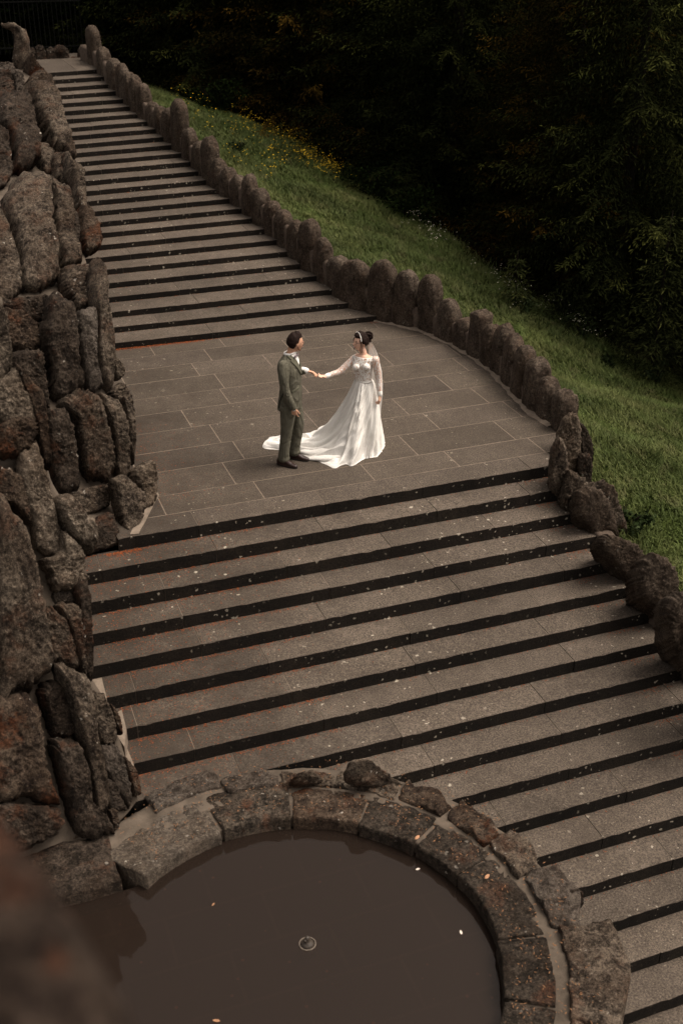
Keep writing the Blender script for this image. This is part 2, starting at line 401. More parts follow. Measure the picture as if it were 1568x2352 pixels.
# ------------------------------------------------------------------ rounded rough stones
def catmull(P, n):
    P = np.asarray(P, float); N = len(P); out = []
    L = np.hypot(*(np.roll(P, -1, 0)-P).T); T = np.r_[0, np.cumsum(L)]; tot = T[-1]
    for s in np.linspace(0, tot, n, endpoint=False):
        i = min(np.searchsorted(T, s, 'right')-1, N-1); u = (s-T[i])/L[i]
        a, b, c, d = P[(i-1) % N], P[i], P[(i+1) % N], P[(i+2) % N]
        out.append(0.5*((2*b)+(c-a)*u+(2*a-5*b+4*c-d)*u*u+(3*b-a-3*c+d)*u**3))
    return np.array(out)
def outline_stone(name, P, Yf, thick, mat, parent, normal, seed, rough=0.05, nth=130, nr=40, push=0.0):
    C = catmull(P, nth); ce = C.mean(0)
    rj = random.Random(seed); jit = np.array([1+.035*math.sin(3*t+rj.uniform(0, 6))+.03*math.sin(7*t+rj.uniform(0, 6))+.02*math.sin(13*t) for t in np.linspace(0, 2*math.pi, nth, endpoint=False)]); C = ce+(C-ce)*(jit*1.015)[:, None]
    rho = np.r_[np.linspace(0.02, 0.9, nr-6), 0.94, 0.97, 0.99, 1.0, 1.0, 0.98]
    R = len(rho); V = np.zeros((R, nth, 3)); nrm = np.array(normal, float); nrm /= np.linalg.norm(nrm)
    for i, r in enumerate(rho):
        for j in range(nth):
            x, y = ce+(C[j]-ce)*r
            V[i, j] = atY(x, y, Yf(x, y))
    prof = (1-np.clip(rho, 0, 1)**8)**0.5
    prof[-3:] = (0.12, -0.25, -0.9)
    V = V+(prof[:, None, None]*thick+push)*nrm
    Q = V.reshape(-1, 3)
    an = Q*np.array([1, 1, 0.4])
    d = fbm(an, 2.0, 2, seed)*rough*1.3+fbm(an, 7, 3, seed+3)*rough*0.5+fbm(Q, 22, 4, seed+5, .65)*rough*0.55
    ridg = (1-np.abs(fbm(Q*np.array([1, 1, 0.3]), 5.0, 3, seed+8)))
    d = d-np.clip(ridg-0.80, 0, 1)*rough*1.4
    Q = Q+d[:, None]*(nrm*0.8+0.2*np.array([1, 0, 0.3]))
    V = Q.reshape(R, nth, 3)
    F = grid_faces(R, nth, True)
    cen = V[0].mean(0); VV = np.vstack([V.reshape(-1, 3), cen[None]])
    cap = [(len(VV)-1, (j+1) % nth, j) for j in range(nth)]
    bk = V[-1].mean(0)-nrm*thick*.3; VV = np.vstack([VV, bk[None]]); lo_ = (R-1)*nth; cap += [(len(VV)-1, lo_+j, lo_+(j+1) % nth) for j in range(nth)]
    return mesh_obj(name, VV, [tuple(f[::-1]) for f in F.tolist()]+[c[::-1] for c in cap], mat, parent)
def upright(name, c, t, n, z0, h, wd, th, mat, parent, seed, top=0.5, lean=0.0, rough=0.03, sq=2.6):
    """standing stone with a rounded top; c centre of the foot, t along the wall, n outwards"""
    nth, nz = 60, 44
    zs = np.r_[np.linspace(0, 1-top, 14, endpoint=False), 1-top+top*np.sin(np.linspace(0, math.pi/2, nz-14))]
    th_ = np.linspace(0, 2*math.pi, nth, endpoint=False)
    cx = np.sign(np.cos(th_))*np.abs(np.cos(th_))**(2/sq); cy = np.sign(np.sin(th_))*np.abs(np.sin(th_))**(2/sq)
    V = []
    for z in zs:
        u = max(0, (z-(1-top))/top); s = max(0.02, (1-u**2.4)**0.5); bel = 1-0.10*z
        x = cx*wd/2*s*bel; y = cy*th/2*(0.25+0.75*s)*bel if s > 0.05 else cy*0.01
        P = np.array([*c, z0])+x[:, None]*np.array([*t, 0])+y[:, None]*np.array([*n, 0])+np.array([0, 0, z*h])
        P = P+lean*z*h*np.array([*t, 0]); V.append(P)
    V = np.array(V).reshape(-1, 3); cc = np.array([*c, z0+h*0.45])
    dirn = V-cc; dirn[:, 2] *= 0.5; dirn /= np.linalg.norm(dirn, axis=1)[:, None]+1e-9
    an = V*np.array([1, 1, 0.6])
    d = fbm(an, 2.6, 3, seed)*rough*1.7+fbm(an, 9, 3, seed+4)*rough*0.6+fbm(V, 24, 3, seed+9, .65)*rough*0.55
    V = V+dirn*d[:, None]
    F = [tuple(f) for f in grid_faces(len(zs), nth, True).tolist()]+[tuple(range((len(zs)-1)*nth, len(zs)*nth))]
    return mesh_obj(name, V, F, mat, parent)

# ---- right-hand parapet
PST = [(195,226,57,.35),(226,250,112,.5),(250,273,135,.5),(276,290,148,.5),(290,303,167,.5),(301,319,173,.5),(317,339,189,.5),(335,358,231,.6),(358,379,246,.5),
 (379,396,248,.4),(396,423,230,.35),(422,445,291,.5),(445,470,320,.5),(471,495,314,.4),(492,512,365,.5),(510,532,381,.5),(530,563,400,.5),(563,585,401,.5),
 (585,612,432,.5),(615,637,462,.5),(637,665,482,.5),(667,695,507,.5),(695,722,501,.4),(722,760,545,.6),(750,799,585,.35),(801,848,597,.4),(852,909,597,.5),
 (911,964,620,.4),(966,1019,632,.4),(1013,1058,686,.5),(1055,1090,730,.4),(1091,1124,713,.12),(1122,1145,746,.5),(1143,1172,742,.4),(1171,1198,767,.5),
 (1193,1225,794,.45),(1218,1258,824,.3),(1245,1286,869,.4),(1281,1309,893,.4)]
par = thing('stone_parapet', 'long curving parapet of upright rounded brown stones along the right side of the stairs', 'wall', (7.5, 4, 0))
def locate(xc, yt, off):
    """where along the wall, and how high, a stone stands whose crown is seen at xc, yt"""
    best = None
    for s in np.linspace(0.2, seg[-1]-0.2, 900):
        p, t, n = pth(s, off); z0 = stairZ(p[1])
        # height so that projected y matches
        lo_, hi_ = 0.05, 2.5
        for _ in range(18):
            mh = (lo_+hi_)/2
            if proj((p[0], p[1], z0+mh))[1] > yt: lo_ = mh
            else: hi_ = mh
        x = proj((p[0], p[1], z0+mh))[0]; e = abs(x-xc)
        if mh < 2.3 and mh > 0.15 and (best is None or e < best[0]): best = (e, s, mh)
    return best
res = []
for (a, b, y, tp) in PST:
    r = locate((a+b)/2, y, 0.17); res.append([r[1], r[2], tp, (b-a)])
for i in range(1, len(res)): res[i][0] = max(res[i][0], res[i-1][0]+0.16)
for i, (s, h, tp, pw) in enumerate(res):
    s0 = (res[i-1][0]+s)/2 if i else s-0.2; s1 = (res[i+1][0]+s)/2 if i < len(res)-1 else s+0.2
    wd = min(max(s1-s0, 0.2)*1.07, 0.9); sc = (s0+s1)/2 if i else s
    p, t, n = pth(sc, 0.17); zb = stairZ(p[1])-0.35
    h = min(max(h, 0.35), 1.35)
    upright('upright_stone', p, t, n, zb, h+0.35, wd, 0.34, PARA, par, 100+i*7, top=tp*0.70, lean=random.uniform(-.03, .03), rough=0.017, sq=random.uniform(2.7, 3.4))
# stones at the corner of the landing and beside the lower flight, traced one by one
def mk(P): return P
def cy(Y, k=0.0): return lambda x, y: Y
NR = (-0.35, -0.75, 0.55)
CORN = [([(1300,915),(1312,905),(1324,912),(1327,940),(1318,965),(1303,965)],1.0,ROCK_P,.16),
 ([(1276,1050),(1282,985),(1304,949),(1325,965),(1330,1010),(1326,1070),(1302,1100)],0.32,ROCK_P,.20),
 ([(1326,975),(1340,980),(1357,1015),(1357,1062),(1334,1050),(1325,1010)],0.60,ROCK_D,.20),
 ([(1326,1048),(1352,1045),(1358,1070),(1354,1110),(1338,1135),(1322,1100)],0.20,ROCK_D,.20),
 ([(1260,1090),(1264,1040),(1280,1005),(1297,1030),(1303,1075),(1298,1130),(1287,1160),(1260,1130)],-.30,ROCK,.24),
 ([(1293,1110),(1305,1082),(1328,1094),(1346,1108),(1348,1140),(1332,1165),(1318,1190),(1292,1178),(1284,1145)],-.58,ROCK,.24)]
for i, (P, Y, mt, tk) in enumerate(CORN):
    outline_stone('corner_boulder', P, cy(Y+0.05), tk, mt, par, NR, 300+i*11, 0.030, 110, 34)
LQ = lambda L, ox, oy: [(ox+.25*x, oy+.25*y) for x, y in L]
LOWP = [(LQ([(620,640),(700,585),(800,600),(880,690),(940,840),(970,950),(975,1050),(860,1010),(840,1070),(780,1070),(700,960),(630,860)], 1163.75, 980), -.85, PARA),
 (LQ([(850,1030),(930,1025),(1000,1055),(1100,1090),(1190,1150),(1220,1250),(1215,1330),(1160,1440),(1100,1490),(1000,1400),(920,1280),(845,1180),(815,1090)], 1163.75, 980), -1.55, PARA),
 (LQ([(1205,1270),(1300,1192),(1400,1240),(1480,1310),(1525,1400),(1520,1530),(1500,1680),(1380,1760),(1260,1700),(1170,1580),(1155,1440)], 1163.75, 980), -2.15, PARA),
 (LQ([(1365,400),(1370,180),(1450,85),(1568,68),(1660,130),(1720,300),(1720,700),(1560,760),(1480,700),(1390,560)], 1176, 1347.5), -2.85, PARA),
 (LQ([(1620,400),(1640,330),(1760,300),(1900,330),(2000,500),(2020,900),(1900,1100),(1700,950),(1610,700)], 1176, 1347.5), -3.6, ROCK)]
for i, (P, Yc, mt) in enumerate(LOWP):
    cc_ = np.mean(P, 0); P = [tuple(cc_+(np.array(q)-cc_)*1.05) for q in P]
    outline_stone('boulder', P, lambda x, y, Yc=Yc: Yc, .30, mt, par, (-.25, -.72, .65), 500+i*13, 0.024, 130, 44)
    if i == 0: outline_stone('boulder', [(x+20, y-8) for x, y in P], lambda x, y, Yc=Yc: Yc+.30, 0.24, ROCK, par, (-.1, -.6, .8), 560+i*13, 0.04, 100, 30)
last = locate(1559, 1367, .24)[1]+.5
for i in range(8):
    last += 0.72; p, t, n = pth(last, 0.22)
    if last > seg[-1]-0.3: break
    upright('upright_stone', p, t, n, stairZ(p[1])-0.5, random.uniform(1.1, 1.4), 0.78, 0.45, ROCK, par, 700+i*13, top=0.4, rough=0.028, sq=2.9)
# mortar core
V = []; ss = np.arange(0.3, seg[-1]-0.2, 0.12)
for s in ss:
    p, t, n = pth(s, 0.17); z0 = stairZ(p[1])
    q_ = 1.0 if s < seg[21] else 0.05
    if seg[20] < s < seg[26]: z0 -= .12
    for (o, z) in ((-0.10, -0.5), (-0.115, 0.33), (-0.07, 0.38), (0.06, 0.38), (0.12, 0.33), (0.14, -1.0)):
        V.append((p[0]+n[0]*o, p[1]+n[1]*o, z0+(z*q_ if z > 0 else z)))
V = np.array(V); V = V+fbm(V, 4, 3, 3)[:, None]*np.array([0.01, 0.01, 0.03])
mesh_obj('mortar_core', V, grid_faces(len(ss), 6), COREM, par)
# narrow mortar fillet where the paving meets the parapet
V = []; ss = np.arange(seg[15]-0.0, seg[22]-.1, 0.05)
for s in ss:
    wob = 0.012*math.sin(s*9)+0.01*math.sin(s*23)
    for (o, z) in ((-0.035+wob, 0.003), (-0.02+wob, 0.018), (0.06, 0.03)):
        p, t, n = pth(s, o); V.append((p[0], p[1], z))
mesh_obj('mortar_fillet', V, grid_faces(len(ss), 3), JOINT, par)
V = []

# ------------------------------------------------------------------ left rock walls
def Qp(P, k=0.23438, oy=122.5): return [(x*k, oy+y*k) for x, y in P]
def Yfar(x, y): return float(np.interp(y, [50, 150, 230, 320, 450, 580, 700, 820, 950, 1130, 1262, 1400], [14.5, 13.5, 11.5, 9, 6, 4, 2.6, 2.0, 1.5, 0.9, 0.08, -0.4]))
def Ynear(x, y): return float(np.interp(y, [600, 700, 1000, 1240, 1300, 1500, 1700, 1840, 1900, 1960, 2100], [-0.8, -1.0, -1.5, -1.9, -2.0, -2.35, -2.75, -3.05, -3.2, -3.3, -3.5]))
FARST = [
 ('g', [(-160,120),(0,110),(90,110),(130,180),(60,205),(-100,210)], .12), ('d', [(-120,200),(60,210),(100,300),(130,440),(60,480),(-100,480)], .2),
 ('g', [(70,200),(170,200),(205,260),(200,400),(150,440),(110,300)], .18), ('m', [(235,345),(330,205),(440,220),(500,300),(520,390),(440,350),(320,340)], .3),
 ('d', [(-60,460),(150,420),(230,400),(280,560),(330,800),(340,1000),(300,1130),(120,1200),(100,1050),(50,850),(-60,700)], .5),
 ('r', [(240,350),(400,320),(500,370),(550,500),(570,700),(600,850),(620,980),(500,985),(420,870),(350,700),(290,550)], .5),
 ('r', [(330,930),(420,880),(520,990),(515,1180),(430,1180),(370,1030)], .2), ('m', [(570,800),(680,850),(710,1000),(700,1080),(640,1000),(590,900)], .3),
 ('r', [(520,1000),(600,990),(660,1080),(700,1300),(640,1300),(560,1230),(525,1100)], .2),
 ('r', [(640,1000),(720,1080),(780,1180),(790,1300),(830,1400),(820,1600),(765,1540),(700,1250)], .22),
 ('r', [(130,1300),(200,1220),(320,1180),(430,1215),(470,1400),(490,1700),(520,1900),(545,2080),(540,2240),(300,2350),(195,2290),(180,2000),(90,1650),(70,1450)], .4),
 ('r', [(465,1230),(560,1290),(650,1350),(690,1550),(725,1800),(765,2000),(740,2080),(600,2100),(560,1950),(525,1700),(500,1400)], .3),
 ('g', [(690,1540),(760,1640),(775,1830),(760,1950),(705,1800)], .15), ('m', [(770,1540),(850,1540),(920,1700),(970,1880),(900,1960),(800,1940),(765,1760)], .3),
 ('d', [(-80,720),(50,800),(110,1080),(95,1240),(0,1330),(-80,1350)], .2), ('r', [(-60,1560),(90,1750),(160,1950),(185,2110),(190,2330),(60,2430),(-80,2430)], .25),
 ('d', [(-60,2460),(150,2410),(300,2390),(455,2380),(465,2500),(420,2620),(250,2600),(100,2500)], .08),
 ('d', [(500,2380),(620,2375),(700,2450),(735,2600),(745,2900),(770,3100),(810,3270),(520,3390),(490,3100),(430,2850),(400,2700),(470,2560)], .3),
 ('r', [(615,2130),(720,2090),(850,2130),(885,2250),(885,2450),(760,2550),(710,2430),(630,2330)], .28),
 ('g', [(765,2570),(920,2520),(935,2750),(930,3000),(955,3180),(985,3270),(870,3320),(825,3200),(790,3000)], .2),
 ('r', [(895,2150),(970,2020),(1010,2150),(1040,2450),(1090,2800),(1110,3050),(1080,3260),(1000,3280),(950,3050),(935,2600)], .28),
 ('p', [(1110,3000),(1190,3080),(1205,3150),(1150,3200),(1110,3120)], .16), ('r', [(1060,3330),(1170,3240),(1240,3300),(1290,3500),(1200,3480),(1110,3430)], .22),
 ('m', [(-60,2520),(170,2540),(340,2680),(370,2900),(250,2940),(80,2910),(0,2700)], .3), ('d', [(110,2960),(380,2920),(430,3050),(475,3350),(470,3480),(400,3380),(200,3250)], .16),
 ('d', [(445,3540),(600,3480),(690,3600),(740,3900),(765,4240),(700,4300),(560,4290),(480,4000),(445,3700)], .24),
 ('r', [(610,3430),(720,3330),(880,3325),(955,3400),(1020,3600),(1085,3850),(1100,4100),(1000,4190),(900,4180),(810,4130),(780,3900),(725,3620)], .34),
 ('r', [(965,3370),(1080,3385),(1200,3540),(1250,3800),(1265,4080),(1240,4190),(1130,4150),(1090,3800),(1020,3550)], .26),
 ('r', [(1200,3390),(1290,3480),(1312,3700),(1300,4020),(1262,3850),(1230,3600)], .14),
 ('p', [(1315,4080),(1420,4015),(1510,4025),(1530,4200),(1500,4400),(1400,4470),(1380,4300),(1315,4200)], .2),
 ('r', [(1085,4200),(1180,4140),(1300,4220),(1385,4330),(1390,4500),(1325,4670),(1220,4800),(1175,4600),(1120,4400)], .26),
 ('r', [(660,4335),(1000,4235),(1065,4300),(1075,4420),(850,4525),(740,4460)], .14), ('d', [(870,4610),(1055,4510),(1115,4600),(1155,4800),(940,4885),(825,4925),(790,4800)], .14)]
NEARST = [
 ('r', [(-80,2450),(30,2560),(60,2750),(85,2950),(105,3060),(60,3180),(-80,3250)], .2), ('p', [(-40,3240),(60,3160),(120,3080),(190,3200),(270,3400),(330,3650),(300,3750),(100,3700),(-60,3560)], .2),
 ('m', [(120,3585),(280,3600),(330,3720),(260,3900),(100,3975),(-60,3960),(-60,3700)], .26), ('m', [(130,3050),(250,3150),(400,3300),(430,3450),(460,3800),(480,4050),(400,4000),(345,3700),(270,3400)], .2),
 ('p', [(185,3960),(340,3820),(420,4000),(500,4350),(585,4860),(335,4870),(300,4600),(200,4300)], .14), ('m', [(-60,4080),(150,4120),(250,4200),(255,4400),(290,4600),(230,4600),(100,4440),(-60,4380)], .2),
 ('r', [(-80,4420),(120,4500),(230,4640),(300,4850),(380,5200),(430,5650),(480,5980),(380,6130),(120,6280),(-80,6360)], .34),
 ('p', [(520,4400),(640,4340),(800,4520),(890,4600),(912,4770),(830,4885),(640,4700)], .26), ('p', [(590,4700),(800,4880),(830,5050),(850,5200),(700,5260),(500,5260),(450,5100),(390,4980),(560,4900)], .2),
 ('d', [(750,5220),(850,5200),(880,5500),(890,5800),(893,6050),(860,6170),(800,6000),(785,5600)], .16), ('r', [(555,5420),(650,5390),(740,5420),(770,5600),(790,5850),(825,6050),(770,6080),(710,5850),(630,5600)], .18),
 ('r', [(400,5500),(460,5430),(600,5530),(690,5750),(735,6000),(680,6030),(520,5960),(465,5900),(405,5700)], .2), ('g', [(520,5290),(680,5280),(740,5390),(640,5385),(550,5405)], .06),
 ('r', [(545,6020),(650,6035),(820,6125),(875,6350),(915,6700),(985,7000),(1035,7300),(1000,7430),(925,7440),(865,7200),(790,6800),(650,6350)], .24),
 ('d', [(400,6210),(480,6160),(560,6180),(640,6350),(700,6660),(520,6690),(440,6500),(385,6290)], .2),
 ('m', [(-80,6440),(200,6295),(330,6400),(370,6550),(425,6900),(510,7200),(545,7340),(420,7350),(200,7280),(-80,7310)], .3),
 ('d', [(520,6745),(700,6740),(800,6900),(860,7200),(915,7450),(1085,7560),(1035,7670),(820,7690),(700,7550),(625,7250),(550,6950)], .24),
 ('r', [(885,6280),(990,6280),(1060,6430),(1110,6550),(1105,6750),(1000,6785),(930,6700),(885,6450)], .14), ('g', [(970,6810),(1130,6790),(1190,6900),(1250,7100),(1260,7380),(1190,7300),(1040,7080)], .14),
 ('g', [(1010,7100),(1130,7150),(1200,7350),(1230,7410),(1065,7400),(1040,7230)], .10), ('m', [(1060,6370),(1150,6465),(1180,6600),(1165,6680),(1115,6560)], .10),
 ('m', [(1200,6890),(1290,6990),(1330,7100),(1350,7250),(1275,7270),(1245,7100)], .12),
 ('d', [(-80,7380),(250,7360),(560,7410),(585,7600),(400,7710),(230,7790),(100,7820),(-80,7720)], .26), ('m', [(1065,7430),(1130,7405),(1160,7560),(1100,7620)], .10)]
RM = {'r': ROCK, 'd': ROCK_D, 'm': ROCK_M, 'p': ROCK_P, 'g': ROCK_G}
far = thing('rock_wall', 'tall rough rock wall of boulders with mortar joints, left of the landing and the upper flight', 'rock wall', (1.2, 1.2, 0))
near = thing('rock_buttress', 'near rock buttress of mossy boulders rising from the left end of the round basin', 'rock wall', (0.5, -3.0, -1.3))
NRM = (0.30, -0.80, 0.50)
for i, (k, P, th) in enumerate(FARST):
    PP = Qp(P); d = Yfar(0, np.mean([p[1] for p in PP]))
    yb_ = max(p[1] for p in PP); Yb = Yfar(0, yb_)
    outline_stone('boulder', PP, lambda x, y, Yb=Yb: Yb+.50*(Yfar(x, y)-Yb)+.03, th*(0.55+0.03*d), RM[k], far, NRM, 900+i*13, 0.032+0.002*d)
for i, (k, P, th) in enumerate(NEARST):
    PP = Qp(P); yb_ = max(p[1] for p in PP); Yb = Ynear(0, yb_)
    outline_stone('boulder', PP, lambda x, y, Yb=Yb: Yb+.70*(Ynear(x, y)-Yb)+.02, th*0.70, RM[k], near, NRM, 2900+i*13, 0.032)
# hooked standing stone on the crest, and the hump behind it
def tube(pts, ra, rb=None, side=(1, 0, 0), n=16, cap=True, seed=None, rough=0.0):
    pts = [np.array(p, float) for p in pts]; rb = rb or ra; side = np.array(side, float)
    N = len(pts); rings = []
    P = []; A = []; B = []; T = []
    for i in range(N):
        a, b = pts[max(i-1, 0)], pts[min(i+1, N-1)]; t = (b-a)/(np.linalg.norm(b-a)+1e-9)
        P.append(pts[i]); A.append(ra[i]); B.append(rb[i]); T.append(t)
    if cap:
        for e, sg in ((0, -1), (-1, 1)):
            p, a, b, t = P[e], A[e], B[e], T[e]; r = min(a, b)
            ext = [(p+t*sg*r*math.sin(q)*0.9, a*math.cos(q), b*math.cos(q), t) for q in (0.5, 0.95, 1.3, 1.5)]
            if e == 0:
                for x in ext: P.insert(0, x[0]); A.insert(0, x[1]); B.insert(0, x[2]); T.insert(0, x[3])
            else:
                for x in ext: P.append(x[0]); A.append(x[1]); B.append(x[2]); T.append(x[3])
    V = []
    q = np.linspace(0, 2*math.pi, n, endpoint=False)
    for p, a, b, t in zip(P, A, B, T):
        s = side-t*(side@t); s /= np.linalg.norm(s)+1e-9; u = np.cross(t, s)
        V.append(p+np.cos(q)[:, None]*s*a+np.sin(q)[:, None]*u*b)
    V = np.array(V).reshape(-1, 3); R = len(P)
    F = [tuple(f) for f in grid_faces(R, n, True).tolist()]+[tuple(range(n))[::-1], tuple(range((R-1)*n, R*n))]
    if rough:
        V = V+np.stack([fbm(V, 5, 3, seed+k) for k in range(3)], -1)*rough+np.stack([fbm(V, 18, 2, seed+k+5) for k in range(3)], -1)*rough*0.4
    return V, F
def smooth_path(P, m=6):
    P = [np.array(p, float) for p in P]; out = []
    for i in range(len(P)-1):
        a, b, c, d = P[max(i-1, 0)], P[i], P[i+1], P[min(i+2, len(P)-1)]
        for k in range(m):
            u = k/m; out.append(0.5*((2*b)+(c-a)*u+(2*a-5*b+4*c-d)*u*u+(3*b-a-3*c+d)*u**3))
    return out+[P[-1]]
pp = smooth_path([(*atY(56, 205, 13.4)[:2], atY(56, 205, 13.4)[2], .19), (*atY(53, 150, 13.4), .175), (*atY(52, 105, 13.4), .15), (*atY(44, 72, 13.4), .12), (*atY(28, 60, 13.4), .09), (*atY(8, 55, 13.4), .035)])
V, F = tube([p[:3] for p in pp], [p[3] for p in pp], [p[3]*0.8 for p in pp], (1, -0.3, 0), 28, True, 41, 0.035)
mesh_obj('hooked_stone', V, F, ROCK, far)
outline_stone('boulder', [(68,128),(76,140),(90,160),(100,178),(96,200),(70,205),(64,165)], lambda x, y: 13.0, .25, ROCK_M, far, NRM, 5003, .05, 60, 18)
# mortar body: the solid of each wall
def wall_body(edge, Yf, ys, parent, depth, name='mortar_core', left=-700):
    ncol = 70; V = []
    for y in ys:
        xe = float(np.interp(y, [e[1] for e in edge], [e[0] for e in edge]))
        for x in np.linspace(left, xe, ncol): V.append(atY(x, y, Yf(x, y)+0.03))
        E = V[-1]
        V.append(E+np.array([0.02, 0.25, -0.05])); V.append(E+np.array([-0.05, depth, -0.3])); V.append(E+np.array([-1.5, depth+0.6, -0.5]))
    V = np.array(V); nr, nc = len(ys), ncol+3
    fr = V.reshape(nr, nc, 3)
    fr[:, :ncol] += (fbm(fr[:, :ncol].reshape(-1, 3), 3.5, 3, 77)*0.03).reshape(nr, ncol, 1)*np.array(NRM)
    V = fr
    foot = V[-1].copy(); foot[:, 2] = foot[:, 2]-2.5
    top = V[0].copy()+np.array([-0.3, depth+0.8, -0.2])
    V = np.concatenate([top[None], V, foot[None]])
    return mesh_obj(name, V.reshape(-1, 3), grid_faces(nr+2, nc), MORTAR, parent)
FE = [(55,128),(60,150),(88,200),(110,225),(118,260),(124,300),(135,330),(152,400),(170,455),(185,520),(196,590),(206,650),(220,690),(234,750),(248,830),(260,900),(285,950),(296,1000),(300,1060),(302,1085),(322,1130),(312,1180),(290,1225),(262,1250),(200,1268)]
wall_body(FE, Yfar, np.r_[np.linspace(150, 1268, 90)], far, 1.2)
NE = [(5,690),(12,760),(22,830),(40,900),(70,960),(96,1000),(104,1060),(120,1120),(160,1190),(200,1250),(196,1300),(200,1360),(202,1450),(205,1545),(212,1580),(245,1630),(262,1680),(282,1730),(300,1790),(316,1838),(290,1870),(262,1900),(240,1960)]
wall_body(NE, Ynear, np.linspace(690, 1965, 100), near, 0.9)
# mortar strip at the wall foot on the landing, and the strips at the ends of the lower steps
def flat_patch(name, P, z, th, mat, parent, world=False):
    Q = [(*(at(x, y, z)[:2] if not world else (x, y)), z) for x, y in P]; n = len(Q)
    V = Q+[(a, b, c-th) for a, b, c in Q]
    return mesh_obj(name, V, [tuple(range(n))]+[(i, i+n, (i+1) % n+n, (i+1) % n) for i in range(n)], mat, parent, smooth=False)
flat_patch('mortar_fillet', [(299,1227),(318,1226),(334,1197),(350,1165),(366,1136),(362,1130),(340,1160),(316,1190)], 0.010, 0.17, JOINT, far)
for k, P in ((5, [(206,1562),(234,1556),(245,1600),(240,1635),(215,1600)]), (6, [(262,1640),(280,1630),(291,1675),(286,1715),(270,1690)]), (7, [(270,1712),(288,1708),(308,1756),(300,1790),(283,1745)])):
    flat_patch('mortar_fillet', P, -HL*(k)+0.006, 0.2, JOINT, near)

# ---- back parapet of the top landing, tall gate stone, railing
tb = thing('stone_parapet', 'low dark parapet of upright stones closing the far end of the top landing', 'wall', (3.9, 23.4, 2.79))
for i, (xa, xb, yt) in enumerate([(66,84,100),(85,106,91),(110,130,99),(133,160,96),(163,182,124),(184,200,100)]):
    X0 = atY(xa, 140, 23.0); X1 = atY(xb, 140, 23.0); h = atY((xa+xb)/2, yt, 23.0)[2]-2.7
    upright('upright_stone', ((X0[0]+X1[0])/2, 23.0), (1, 0), (0, 1), 2.6, h, (X1[0]-X0[0])*1.3, 0.3, ROCK_D, tb, 6100+i*7, top=0.35, rough=0.03)
rl = thing('iron_railing', 'thin dark iron railing standing behind the top landing', 'railing', (3.5, 24.3, 2.8))
IRON = plain('dark_iron', (0.005, 0.005, 0.0045), 0.8, .1)
def boxv(x0, x1, y0, y1, z0, z1):
    V = [(x, y, z) for x in (x0, x1) for y in (y0, y1) for z in (z0, z1)]
    return V, [(0, 1, 3, 2), (4, 6, 7, 5), (0, 4, 5, 1), (2, 3, 7, 6), (0, 2, 6, 4), (1, 5, 7, 3)]
def joinb(L):
    V = []; F = []
    for v, f in L:
        o = len(V); V += list(map(tuple, v)); F += [tuple(o+i for i in q) for q in f]
    return V, F
mesh_obj('bars', *joinb([boxv(x, x+.018, 24.3, 24.318, 2.8, 4.25) for x in np.arange(2.2, 5.2, .13)]), IRON, rl, smooth=False)
mesh_obj('rail', *joinb([boxv(2.15, 5.25, 24.29, 24.33, z, z+.035) for z in (2.95, 4.15)]), IRON, rl, smooth=False)

# ------------------------------------------------------------------ round basin
bas = thing('round_basin', 'round stone basin with weathered coping and rough mossy rim rocks, at the bottom', 'basin', (BC[0], BC[1], WZ))
def arc_block(name, a0, a1, r0, r1, z0, z1, mat, parent, seed, rough=0.02, bulge=0.03, tilt=0.0, na=None, uneven=0.0):
    na = na or max(8, int(abs(a1-a0)*r1/0.02)); A = np.linspace(a0, a1, na)
    H = z1-z0
    prof = [(0, H), (0, 0.30), (0.0, 0.06), (0.01, 0.012), (0.04, 0.002), (0.15, 0), (0.25, 0), (0.35, 0), (0.45, 0), (0.55, 0), (0.65, 0), (0.75, 0), (0.85, 0), (0.93, 0.003), (0.98, 0.014), (1, 0.06), (1, H)]
    V = []
    for i, a in enumerate(A):
        e = i/(na-1); ed = min(1, min(e, 1-e)*(abs(a1-a0)*r1)/0.03); eu = uneven*(math.sin(e*3.1+seed)+0.6*math.sin(e*9+seed*2))
        for (u, dr) in prof:
            r = r0+(r1-r0+eu)*u; z = z1-min(H, dr+0.010*(1-ed)**2)+bulge*math.sin(math.pi*e)*math.sin(math.pi*u)+tilt*u
            V.append((BC[0]+r*math.cos(a), BC[1]+r*math.sin(a), z))
    V = np.array(V); n = fbm(V, 4, 3, seed)*rough+fbm(V, 13, 3, seed+3)*rough*0.7+fbm(V, 34, 2, seed+6)*rough*0.35
    V[:, 2] += n; V[:, 0] += fbm(V, 7, 2, seed+9)*rough*0.7; V[:, 1] += fbm(V, 7, 2, seed+12)*rough*0.7
    npf = len(prof)
    F = [tuple(f) for f in grid_faces(na, npf).tolist()]+[tuple(range(npf))[::-1], tuple(range((na-1)*npf, na*npf))]
    return mesh_obj(name, V, F, mat, parent)
ang = math.radians(-150); i = 0; random.seed(21)
cuts_deg = [-92,-52,-33,-13,14,32,52,74,97,127]
CM = [COPE_D,COPE_D,COPE_D,COPE_D,COPE_D,COPE_D,ROCK_M,COPE,COPE_L]
for i, (a, b) in enumerate(zip(cuts_deg[:-1], cuts_deg[1:])):
    r1 = 2.085 if b < 90 else 2.20
    arc_block('coping_block', math.radians(a+0.5), math.radians(b-0.5), 1.67+random.uniform(-.015, .015), r1, -2.3, RIMZ+random.uniform(-.012, .012), CM[i], bas, 8000+i*17, 0.016, 0.0)
